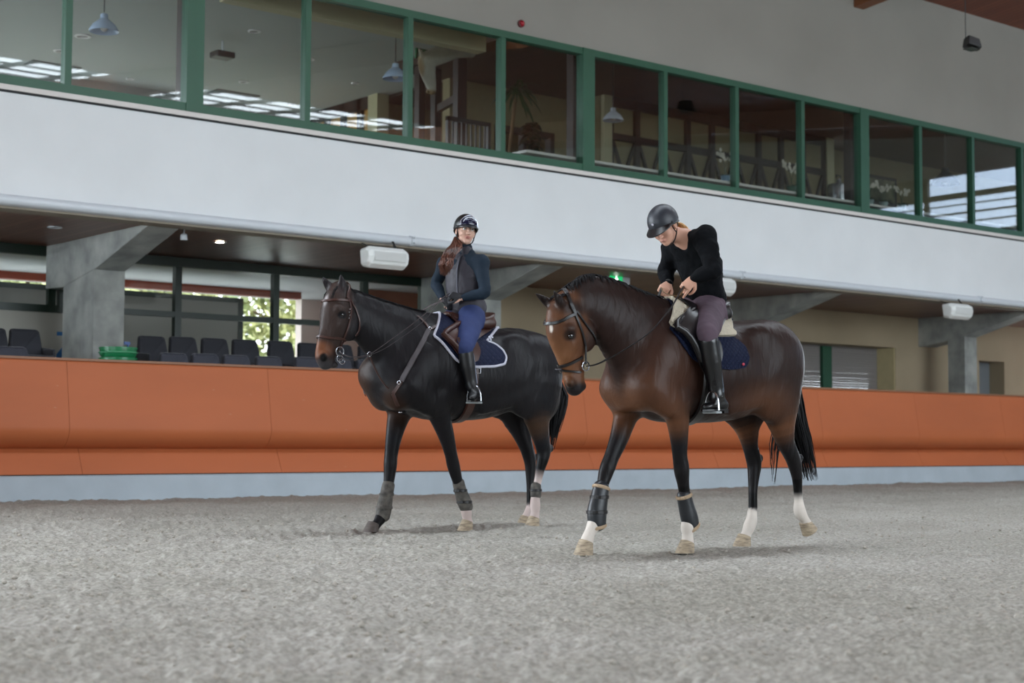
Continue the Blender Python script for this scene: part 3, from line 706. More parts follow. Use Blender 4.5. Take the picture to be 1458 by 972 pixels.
M['treeleaf'] = mat('tree_leaf', '5F7040', .7, noise=.3, nscale=1.5, color2='8C8A58')
def tree(x, y, h, r, seed, label):
    R0 = random.Random(seed); r_ = empty('tree', (x, y, 1.0)); tag(r_, label, 'tree', 'trees outside behind the terrace')
    tk = MB(); tk.tube([(x, y, .9), (x+.1, y, 1+h*.4), (x, y, 1+h*.8)], [.16, .12, .05], 8)
    for k in range(6):
        a = k*1.1; z = 1+h*(.3+.08*k); tk.tube([(x, y, z), (x+r*.7*math.cos(a), y+r*.7*math.sin(a), z+.5)], [.05, .015], 6)
    tk.build('trunk', M['trunk'], r_, True)
    n = 2600; P = rng.normal(size=(n, 3)); P /= np.linalg.norm(P, axis=1)[:, None]; P *= (rng.random(n)**.4)[:, None]
    P = P*np.array([r, r, h*.48]) + np.array([x, y, 1+h*.52]); P += .25*rng.normal(size=(n, 3))
    A = rng.normal(size=(n, 3)); A /= np.linalg.norm(A, axis=1)[:, None]; B = np.cross(A, rng.normal(size=(n, 3))); B /= np.linalg.norm(B, axis=1)[:, None]
    s = .09+.05*rng.random(n)[:, None]
    V = np.stack([P-A*s, P+B*s*.6, P+A*s, P-B*s*.6], 1).reshape(-1, 3)
    me = bpy.data.meshes.new('crown'); me.from_pydata(V.tolist(), [], [tuple(range(4*i, 4*i+4)) for i in range(n)]); me.update()
    link_mesh('crown', me, M['treeleaf'], r_)
M['trunk'] = mat('tree_trunk', '5A4A38', .9)
M['treeleaf'].node_tree.nodes['Principled BSDF'].inputs['Subsurface Weight'].default_value = 0
ti = [(11.0, 33.0, 4.4, 1.7, 'leafy tree seen just right of the left column'), (14.2, 34.5, 5.0, 1.9, 'yellow-green tree above the grey screen panel'), (17.6, 34.0, 5.2, 2.0, 'bright tree right of the grey screen panel'),
      (20.6, 34.6, 5.0, 2.0, 'yellow-green tree behind the lower window mullion'), (23.4, 36, 5.2, 2.0, 'tree next to the pale outside wall'), (7.5, 33.5, 4.6, 2.0, 'tree behind the left terrace window'), (4.0, 34, 4.8, 2.0, 'tree at the far left behind the terrace window'),
      (15.8, 37.5, 6, 2.3, 'taller tree further back behind the screen'), (19.4, 38.5, 6.2, 2.3, 'taller tree further back right of the screen'), (12.4, 38.5, 6.2, 2.3, 'further tree seen above the middle of the screen')]
for i, (x_, y_, h_, r_0, l_) in enumerate(ti): tree(x_, y_, h_, r_0, i, l_)

# terrace seats ----------------------------------------------------------------------
M['seatf'] = mat('dark_grey_upholstery', '24262E', .8, noise=.12, bump=.2, bscale=200, sheen=.2)
M['seatf2'] = mat('slate_upholstery', '33353F', .8, noise=.12, bump=.2, bscale=200, sheen=.2)
def seat_proto(fab):
    r_ = empty('terrace_seat', (0, 0, 0))
    # back: rounded trapezoid shell, top towards the stand
    bk = MB(); n = 9
    out = []
    for a in np.linspace(0, PI/2, 5): out.append((.135+.05*math.cos(a), .75+.05*math.sin(a)))
    right = [(.215, .36), (.21, .5), (.20, .64)] + out
    pts = right + [(-x, z) for x, z in right[::-1]]
    fr_ = [Vector((x, -.02-.10*(abs(x)/.24)**2+.12*(z-.4), z)) for x, z in pts]
    bc = [Vector((x*1.0, .055-.08*(abs(x)/.24)**2+.12*(z-.4), z)) for x, z in pts]
    m = len(pts); bk.add(fr_+bc, [tuple(range(m)), tuple(range(m, 2*m))[::-1]] + [(i, m+i, m+(i+1) % m, (i+1) % m) for i in range(m)])
    bk.build('backrest', fab, r_, False, .02)
    for s in (-1, 1):
        MB().hexa([(s*.218-.015, -.42, .40), (s*.218+.015, -.42, .40), (s*.218+.015, .03, .40), (s*.218-.015, .03, .40)],
                  [(s*.218-.015, -.40, .54), (s*.218+.015, -.40, .54), (s*.22+.015, .02, .58), (s*.22-.015, .02, .58)]).build('armrest', fab, r_, False, .012)
    MB().box((-.225, -.46, .36), (.225, .0, .46)).build('seat', fab, r_, False, .03)
    MB().box((-.03, -.3, -.14), (.03, -.12, .36)).box((-.12, -.34, -.14), (.12, -.06, -.12)).build('pedestal', M['black'], r_, False)
    return r_
lab_up = {}
p1 = seat_proto(M['seatf']); p2 = seat_proto(M['seatf2'])
up_px = [(216, 478), (260, 479), (305, 481), (348.5, 483), (399, 485), (441, 488), (484, 490), (526, 492), (35, 468), (-13, 466)]
names = ['upper-row seat nearest the left column and the green tubs', 'second upper-row seat right of the left column', 'third upper-row seat right of the left column, before the grey screen', 'fourth upper-row seat, under the edge of the grey screen',
         'upper-row seat in front of the second mullion', 'upper-row seat left of the dark horse\'s muzzle', 'upper-row seat behind the dark horse\'s muzzle', 'upper-row seat seen between the dark horse\'s jaw and neck', 'upper-row seat left of the left column', 'upper-row seat cut by the left edge of the picture']
used1 = used2 = False
Yu, Yl = 19.0, 18.15
for (px, py), nm in zip(up_px, names):
    q = onY(px, py, Yu); o = p1 if not used1 else copy_tree(p1); used1 = True
    o.location = (q[0], Yu, q[2]-.80); o['label'] = 'dark upholstered ' + nm; o['category'] = 'seat'; o['group'] = 'dark terrace seats behind the kick boards'
low_px = [(247, 502), (292, 503), (336, 505), (382, 507), (437, 508), (482, 510), (524, 512), (17, 493)]
names2 = ['nearest the green tubs, before the first two upper seats', 'before the gap between the second and third upper seats', 'before the gap between the third and fourth upper seats', 'before the bright trees, left of the second window mullion', 'right of the second window mullion, left of the dark horse\'s muzzle', 'hidden behind the dark horse\'s muzzle', 'between the dark horse\'s jaw and chest', 'at the far left of the picture']
for (px, py), nm in zip(low_px, names2):
    q = onY(px, py, Yl); o = p2 if not used2 else copy_tree(p2); used2 = True
    o.location = (q[0], Yl, q[2]-.80); o['label'] = 'slate lower-row seat ' + nm; o['category'] = 'seat'; o['group'] = 'slate seats of the lower row'

# green crates beside the column
gm = mat('green_plastic', '1E7A4A', .35)
q = onY(168, 512, 18.3)
for k, (z0_, t_) in enumerate(((0, 'green round tub at the bottom of the pile beside the column'), (.13, 'green round tub stacked on top beside the column'))):
    zb0 = 1.56 + z0_ - .03; zz = onY(168, 494, 18.3)[2]-.26+z0_
    r_ = empty('green_tub', (q[0], 18.3, zz)); tag(r_, t_, 'tub', 'green tubs beside the left column')
    MB().lathe([(.20, 0), (.225, .03), (.225, .10), (.235, .10), (.235, .125), (.215, .125), (.2, .03)], (q[0], 18.3, zz), 28).build('body', gm, r_, True)
    MB().tube([(q[0]+.235*math.cos(a), 18.3+.235*math.sin(a), zz+.06) for a in np.linspace(0, 2*PI, 28)[:-1]], .008, 6, closed=True).build('rib', mat('pale_green', '5FA37C', .4), r_, True)
zb1 = onY(168, 494, 18.3)[2]-.26
tag(MB().box((q[0]-.35, 18.05, .92-.3), (q[0]+.3, 18.55, zb1)).build('wooden_box', M['brownwood'], None, False, .01), 'dark box under the green tubs behind the kick board', 'box')
bp = onY(182, 492, 18.7)
r_ = empty('blue_bottle', (bp[0], 18.7, bp[2])); tag(r_, 'small blue spray bottle behind the green tubs', 'bottle')
MB().lathe([(.035, -.9), (.035, -.05), (.012, -.02), (.012, .02)], (bp[0], 18.7, bp[2]), 12).build('body', mat('blue_plastic', '2A4C86', .4), r_, True)
MB().box((bp[0]-.05, 18.69, bp[2]+.01), (bp[0]+.03, 18.71, bp[2]+.05)).build('trigger', bpy.data.materials['blue_plastic'], r_)

# clods of loose footing (uncountable)
def clods():
    n = 5200; r_ = 3.2 + 13*rng.random(n)**1.0; th = np.radians(rng.uniform(30, 72, n)); X = r_*np.cos(th); Y = r_*np.sin(th)
    k = Y < D-.15; X, Y = X[k], Y[k]; n = len(X); Z = ground_h(X, Y); s = .004+.012*rng.random(n)**4
    base = np.array([(1,0,0),(-1,0,0),(0,1,0),(0,-1,0),(0,0,1),(0,0,-1)], float)
    jit = 1+.5*rng.random((n, 6, 3)); V = base[None]*jit*s[:, None, None]; V[:, :, 2] *= .75
    V += np.stack([X, Y, Z+s*.2], 1)[:, None]
    tri = np.array([(0,2,4),(2,1,4),(1,3,4),(3,0,4),(2,0,5),(1,2,5),(3,1,5),(0,3,5)])
    Fc = (tri[None]+6*np.arange(n)[:, None, None]).reshape(-1, 3)
    me = bpy.data.meshes.new('footing_clods'); me.from_pydata(V.reshape(-1, 3).tolist(), [], Fc.tolist()); me.update()
    o = link_mesh('footing_clods', me, mat('sand_clod', 'A8A298', .95, spec=.1), None, True); tag(o, 'loose clods of sand and fibre scattered over the arena floor', 'sand', kind='stuff')
clods()

# ---------------------------------------------------------------- light and camera
w = bpy.data.worlds.new('overcast_sky'); bpy.context.scene.world = w; w.use_nodes = True
bg = w.node_tree.nodes['Background']; bg.inputs[0].default_value = (.82, .915, 1.0, 1); bg.inputs[1].default_value = 1.0
WORLD = bg
def portal(loc, rot, sx, sy):
    l = bpy.data.lights.new('sky_portal', 'AREA'); l.shape = 'RECTANGLE'; l.size = sx; l.size_y = sy; l.cycles.is_portal = True
    o = bpy.data.objects.new('sky_portal', l); o.location = loc; o.rotation_euler = rot; col.objects.link(o)
yc_ = (RY0+YS)/2
portal((SK0*.5+SK1*.5, yc_, zroof(yc_)+.3), (-math.atan(SL), 0, 0), SK1-SK0, YS-RY0)
portal((14, (T0+T1)/2, zroof((T0+T1)/2)+.3), (-math.atan(SL), 0, 0), 32, T1-T0)  # sky through the added roof strip
portal((RX0+5.5*6.45, RY0-.25, (OZ0+OZ1)/2), (PI/2, 0, 0), 3*6.45, OZ1-OZ0)
portal((RX1+.25, 1.4, 7.85), (PI/2, 0, PI/2), 20.8, 2.1)
portal((RX0-.25, -1, 2.5), (PI/2, 0, -PI/2), 18, 3)
portal((8.5, LB+.3, 5.4), (-PI/2, 0, 0), 15, 2.0)
portal((10.5, 27, 2.3), (-PI/2, 0, 0), 24, 2.6)
cam = bpy.data.cameras.new('camera'); co = bpy.data.objects.new('camera', cam); col.objects.link(co)
cam.sensor_width = 36; cam.lens = FPX/1458*36
co.matrix_world = Matrix([[*RC[i], CAM[i]] for i in range(3)] + [[0, 0, 0, 1]])
cam.clip_start = .1; cam.clip_end = 500
cam.dof.use_dof = True; cam.dof.focus_distance = 10.6; cam.dof.aperture_fstop = 2.8
sc = bpy.context.scene; sc.camera = co
sc.view_settings.view_transform = 'Standard'; sc.view_settings.look = 'None'; sc.view_settings.exposure = 3.6; sc.view_settings.gamma = 1.0
sc.view_settings.use_curve_mapping = False
try:
    sc.cycles.use_denoising = True; sc.cycles.max_bounces = 10; sc.cycles.diffuse_bounces = 5; sc.cycles.transparent_max_bounces = 12
    sc.cycles.caustics_reflective = False; sc.cycles.caustics_refractive = False; sc.cycles.sample_clamp_indirect = 4
except Exception: pass
# ================================================================ organic shapes: distance fields meshed by surface nets
def catmull(pts, sub):
    P = np.array(pts, float); n = len(P)
    if n < 3 or sub <= 1: return P
    out = []
    for i in range(n-1):
        p0 = P[max(i-1, 0)]; p1 = P[i]; p2 = P[i+1]; p3 = P[min(i+2, n-1)]
        for s in range(sub):
            t = s/sub
            out.append(.5*((2*p1)+(-p0+p2)*t+(2*p0-5*p1+4*p2-p3)*t*t+(-p0+3*p1-3*p2+p3)*t**3))
    out.append(P[-1]); return np.array(out)
def seg_d(P, a, b, ra, rb, side):
    """distance-like value to an elliptical cone segment; ra/rb = (lateral, in-plane)"""
    d = b-a; L = np.linalg.norm(d); w = d/max(L, 1e-9)
    u = side-w*(side@w); u = u/max(np.linalg.norm(u), 1e-9); v = np.cross(w, u)
    q = P-a; tw = q@w; t = np.clip(tw/max(L, 1e-9), 0, 1)
    ru = ra[0]+(rb[0]-ra[0])*t; rv = ra[1]+(rb[1]-ra[1])*t; rw = np.minimum(ru, rv)
    qu = q@u; qv = q@v; qw = tw-t*L
    k0 = np.sqrt((qu/ru)**2+(qv/rv)**2+(qw/rw)**2); k1 = np.sqrt((qu/ru**2)**2+(qv/rv**2)**2+(qw/rw**2)**2)
    return np.where(k1 > 1e-6, k0*(k0-1)/np.maximum(k1, 1e-6), -rw), t
class Field:
    def __init__(s, grow=0.): s.p = []; s.grow = grow; s.paint = []
    def tube(s, st, k=.03, side=(0, 1, 0), sub=3, c=None):
        """st: rows (x, y, z, lateral radius, in-plane radius[, r, g, b])"""
        A = np.array([list(r)[:5] for r in st], float)
        cc = np.array([(list(r)[5:8] if len(r) >= 8 else (c if c is not None else (0, 0, 0))) for r in st], float)
        B = catmull(np.hstack([A, cc]), sub); B[:, 3:5] = np.maximum(B[:, 3:5], .002)
        s.p.append(('t', B, k, np.array(side, float))); return s
    def ell(s, c, r, k=.03, R=None, col=(0, 0, 0), neg=False):
        s.p.append(('e', np.array(c, float), np.array(r, float), np.eye(3) if R is None else np.array(R, float), k, np.array(col, float), neg)); return s
    def dot(s, c, r, col, R=None, soft=.3):
        s.paint.append((np.array(c, float), np.array(r, float), np.eye(3) if R is None else np.array(R, float), np.array(col, float), soft)); return s
    def bounds(s):
        lo = np.full(3, 1e9); hi = -lo
        for q in s.p:
            if q[0] == 't':
                r = q[1][:, 3:5].max(1)[:, None]; lo = np.minimum(lo, (q[1][:, :3]-r).min(0)); hi = np.maximum(hi, (q[1][:, :3]+r).max(0))
            elif not q[6]:
                r = q[2].max(); lo = np.minimum(lo, q[1]-r); hi = np.maximum(hi, q[1]+r)
        return lo-s.grow-.03, hi+s.grow+.03
    def mesh(s, name, h, smooth=1, clip=None):
        lo, hi = s.bounds()
        if clip is not None: lo = np.maximum(lo, clip[0]); hi = np.minimum(hi, clip[1])
        n = np.ceil((hi-lo)/h).astype(int)+1
        ax = [lo[i]+h*np.arange(n[i]) for i in range(3)]
        F = np.full(n, 1., np.float32)
        def sl(a, b):
            i0 = np.clip(np.floor((a-lo)/h).astype(int), 0, n-1); i1 = np.clip(np.ceil((b-lo)/h).astype(int)+1, 0, n)
            return tuple(slice(int(x), int(y)) for x, y in zip(i0, i1))
        def pts(S):
            g = np.meshgrid(*[ax[i][S[i]] for i in range(3)], indexing='ij'); return np.stack(g, -1)
        for q in s.p:
            if q[0] == 't':
                _, B, k, side = q; m = k+.03+s.grow; r = B[:, 3:5].max(1)
                S = sl((B[:, :3]-r[:, None]).min(0)-m, (B[:, :3]+r[:, None]).max(0)+m)
                if any(x.stop <= x.start for x in S): continue
                T = np.full([x.stop-x.start for x in S], 1., np.float32)
                for i in range(len(B)-1):
                    rr = max(r[i], r[i+1])+m; S2 = sl(np.minimum(B[i, :3], B[i+1, :3])-rr, np.maximum(B[i, :3], B[i+1, :3])+rr)
                    S2 = tuple(slice(max(x.start, y.start), min(x.stop, y.stop)) for x, y in zip(S2, S))
                    if any(x.stop <= x.start for x in S2): continue
                    d, _ = seg_d(pts(S2), B[i, :3], B[i+1, :3], B[i, 3:5], B[i+1, 3:5], side)
                    L = tuple(slice(S2[j].start-S[j].start, S2[j].stop-S[j].start) for j in range(3))
                    T[L] = np.minimum(T[L], d-s.grow)
                d = T; neg = False
            else:
                _, c, r, R, k, _c, neg = q; m = k+.03+s.grow; S = sl(c-r.max()-m, c+r.max()+m)
                if any(x.stop <= x.start for x in S): continue
                Q = (pts(S)-c)@R; k0 = np.sqrt(((Q/r)**2).sum(-1)); k1 = np.sqrt(((Q/r**2)**2).sum(-1))
                d = k0*(k0-1)/np.maximum(k1, 1e-6)-(0 if neg else s.grow)
            G = F[S]
            if neg:
                hh = np.clip(.5-.5*(G+d)/k, 0, 1); F[S] = G*(1-hh)+(-d)*hh+k*hh*(1-hh)
            else:
                hh = np.clip(.5+.5*(G-d)/k, 0, 1); F[S] = G*(1-hh)+d*hh-k*hh*(1-hh)
        for a in range(3):   # close the border
            ix = [slice(None)]*3; ix[a] = 0; F[tuple(ix)] = np.maximum(F[tuple(ix)], 1e-3); ix[a] = -1; F[tuple(ix)] = np.maximum(F[tuple(ix)], 1e-3)
        ins = F < 0
        cnt = np.zeros(n-1, np.int8); cs = [(i, j, k) for i in (0, 1) for j in (0, 1) for k in (0, 1)]
        for (i, j, k) in cs: cnt += ins[i:n[0]-1+i, j:n[1]-1+j, k:n[2]-1+k]
        act = (cnt > 0) & (cnt < 8); idx = np.argwhere(act); vid = np.full(n-1, -1, np.int64); vid[act] = np.arange(len(idx))
        acc = np.zeros((len(idx), 3)); num = np.zeros(len(idx))
        for e0 in cs:
            for a in range(3):
                if e0[a]: continue
                e1 = list(e0); e1[a] = 1
                f0 = F[idx[:, 0]+e0[0], idx[:, 1]+e0[1], idx[:, 2]+e0[2]]; f1 = F[idx[:, 0]+e1[0], idx[:, 1]+e1[1], idx[:, 2]+e1[2]]
                m = (f0 < 0) != (f1 < 0); t = np.where(m, f0/np.where(m, f0-f1, 1), 0)
                p = np.array(e0, float)[None].repeat(len(idx), 0); p[:, a] = t; acc += p*m[:, None]; num += m
        V = lo+h*(idx+acc/np.maximum(num, 1)[:, None]); faces = []
        for a in range(3):
            b, c = (a+1) % 3, (a+2) % 3
            sa = [slice(0, n[i]) for i in range(3)]; sb = list(sa); sa[a] = slice(0, n[a]-1); sb[a] = slice(1, n[a])
            x = ins[tuple(sa)] != ins[tuple(sb)]; E = np.argwhere(x); E = E[(E[:, b] > 0) & (E[:, c] > 0) & (E[:, b] < n[b]-1) & (E[:, c] < n[c]-1)]
            q = []
            for (ob, oc) in ((-1, -1), (0, -1), (0, 0), (-1, 0)):
                I = E.copy(); I[:, b] += ob; I[:, c] += oc; q.append(vid[I[:, 0], I[:, 1], I[:, 2]])
            q = np.stack(q, 1); fl = ins[E[:, 0], E[:, 1], E[:, 2]]; q[~fl] = q[~fl][:, ::-1]; faces.append(q)
        Fq = np.concatenate(faces); Fq = Fq[(Fq >= 0).all(1)]
        # light relaxation
        for _ in range(smooth):
            nb = np.zeros_like(V); ct = np.zeros(len(V))
            for i in range(4):
                for j in ((i+1) % 4, (i+3) % 4): np.add.at(nb, Fq[:, i], V[Fq[:, j]]); np.add.at(ct, Fq[:, i], 1)
            V = V*.5+.5*nb/np.maximum(ct, 1)[:, None]
        me = bpy.data.meshes.new(name); me.vertices.add(len(V)); me.vertices.foreach_set('co', V.astype(np.float32).ravel())
        me.loops.add(Fq.size); me.loops.foreach_set('vertex_index', Fq.ravel().astype(np.int32))
        me.polygons.add(len(Fq)); me.polygons.foreach_set('loop_start', np.arange(0, Fq.size, 4, dtype=np.int32))
        me.update(calc_edges=True); me.validate()
        s.V = V; s.Fq = Fq
        return me
    def colour(s, me, soft=.012):
        V = s.V; D_ = []; C_ = []
        for q in s.p:
            if q[0] == 't':
                B = q[1]; best = np.full(len(V), 1e3); bc = np.zeros((len(V), 3)); r = B[:, 3:5].max()
                near = ((V > (B[:, :3].min(0)-r-.1)) & (V < (B[:, :3].max(0)+r+.1))).all(1); Vn = V[near]; bn = best[near]; cn = bc[near]
                if len(Vn):
                    for i in range(len(B)-1):
                        d, t = seg_d(Vn, B[i, :3], B[i+1, :3], B[i, 3:5], B[i+1, 3:5], q[3]); m = d < bn; bn[m] = d[m]
                        cn[m] = (B[i, 5:8]*(1-t[:, None])+B[i+1, 5:8]*t[:, None])[m]
                    best[near] = bn; bc[near] = cn
                D_.append(best); C_.append(bc)
            else:
                Q = (V-q[1])@q[3]; k0 = np.sqrt(((Q/q[2])**2).sum(-1)); k1 = np.sqrt(((Q/q[2]**2)**2).sum(-1)); d = np.abs(k0*(k0-1)/np.maximum(k1, 1e-6))
                if q[6]: d = d+.0
                D_.append(np.where(k0 < 2.5, d, 1e3)); C_.append(np.repeat(q[5][None], len(V), 0))
        D_ = np.stack(D_); C_ = np.stack(C_); w = np.exp(-np.clip((D_-D_.min(0)), 0, 1)/soft)
        # black entries (0,0,0) carry no colour of their own
        w = w*np.where(C_.sum(-1) > 0, 1., 1e-6); col_ = (w[..., None]*C_).sum(0)/w.sum(0)[:, None]
        for (c, r, R, k, sf) in s.paint:
            q = np.sqrt((((V-c)@R/r)**2).sum(-1)); a = np.clip((1+sf-q)/(2*sf), 0, 1); a = a*a*(3-2*a); col_ = col_*(1-a[:, None])+k*a[:, None]
        at = me.color_attributes.new('coat', 'FLOAT_COLOR', 'POINT')
        at.data.foreach_set('color', np.hstack([col_, np.ones((len(V), 1))]).astype(np.float32).ravel())
def attr_mat(name, rough=.45, spec=.5, bump=.1, bscale=120, stretch=None, noise=.15, sheen=0., nscale=14, coat=0.):
    m = mat(name, (1, 1, 1), rough, spec=spec, bump=bump, bscale=bscale, stretch=stretch, sheen=sheen, coat=coat); nt = m.node_tree; N = nt.nodes; L = nt.links; b = N['Principled BSDF']
    at = N.new('ShaderNodeAttribute'); at.attribute_name = 'coat'
    n = N.new('ShaderNodeTexNoise'); n.inputs['Scale'].default_value = nscale; n.inputs['Detail'].default_value = 6; L.new(N['Mapping'].outputs[0], n.inputs[0])
    r = N.new('ShaderNodeMapRange'); r.inputs[3].default_value = 1-noise; r.inputs[4].default_value = 1+noise; L.new(n.outputs[0], r.inputs[0])
    mx = N.new('ShaderNodeVectorMath'); mx.operation = 'SCALE'; L.new(at.outputs['Color'], mx.inputs[0]); L.new(r.outputs[0], mx.inputs['Scale']); L.new(mx.outputs[0], b.inputs['Base Color'])
    return m
def bvh_of(fields_me):
    me = fields_me; return BVHTree.FromPolygons([v.co.copy() for v in me.vertices], [tuple(p.vertices) for p in me.polygons])

# ================================================================ horses
def sgn_pts(Y0):
    def P(px, py, l=0.): return list(onY(px, py, Y0-l))
    return P
def horse_head(f, st, e, C, sc=1.):
    """head stations st = [(x,y,z, lateral, in-plane)], e = dict of feature points"""
    f.tube(st, .03, c=C['head'])
M['coat_bay'] = attr_mat('bay_coat', .42, .16, .06, 160, (1, 1, .4), .18)
M['coat_dark'] = attr_mat('dark_brown_coat', .42, .16, .06, 160, (1, 1, .4), .15)
def muscle_bump(m, sc, st, dist):
    nt = m.node_tree; N = nt.nodes; L = nt.links; b = N['Principled BSDF']; old = b.inputs['Normal'].links[0].from_node
    n = N.new('ShaderNodeTexNoise'); n.inputs['Scale'].default_value = sc; n.inputs['Detail'].default_value = 3; n.inputs['Distortion'].default_value = .6
    mp = N.new('ShaderNodeMapping'); mp.inputs['Scale'].default_value = (1.6, 1, .55); L.new(N['Texture Coordinate'].outputs['Object'], mp.inputs[0]); L.new(mp.outputs[0], n.inputs[0])
    bp = N.new('ShaderNodeBump'); bp.inputs['Strength'].default_value = st; bp.inputs['Distance'].default_value = dist; L.new(n.outputs[0], bp.inputs['Height']); L.new(bp.outputs[0], old.inputs['Normal'])
muscle_bump(M['coat_bay'], 8, .24, .05); muscle_bump(M['coat_dark'], 8, .24, .05)
M['hoof'] = mat('horn_hoof', '857664', .7, noise=.2, nscale=20, color2='A89880', stretch=(1, 1, 4))
M['hoofd'] = mat('dark_hoof', '4E4540', .6, noise=.2, nscale=20, stretch=(1, 1, 4))
M['eye'] = mat('horse_eye', '0A0605', .08, spec=.8)
M['hairblack'] = mat('black_hair', '0B0A0D', .6, spec=.22, noise=.3, nscale=40, stretch=(1, 1, .15))
def hoof(P_cor, P_sole, ax_lat, m, parent, w=.060, fwd=(-1, 0, 0), flat=True, buried=0.):
    """coronet centre -> sole centre; toe points to fwd"""
    c = Vector(P_cor); s = Vector(P_sole); F_ = Vector(fwd).normalized(); Lt = Vector(ax_lat)
    ax = (s-c).normalized(); mb = MB(); rings = []; n = 20
    for t in (0, .12, .5, .9, 1):
        ce = c.lerp(s, t); rl = w*(.80+.24*t); rf = w*(.82+.30*t); rg = []
        for k in range(n):
            a = 2*PI*k/n; co_, si = math.cos(a), math.sin(a); rr = rf if co_ > 0 else rf*.86
            v = ce + F_*rr*co_ + Lt*rl*si
            v = v - ax*(1-t)*.020*co_   # coronet lower at the heel
            rg.append(v)
        rings.append(rg)
    vs = [v for r in rings for v in r]; fs = []
    for i in range(len(rings)-1):
        for k in range(n): fs.append((i*n+k, i*n+(k+1) % n, (i+1)*n+(k+1) % n, (i+1)*n+k))
    fs += [tuple(range(n))[::-1], tuple(range((len(rings)-1)*n, len(rings)*n))]
    mb.add(vs, fs); return mb.build('hoof', m, parent, True)
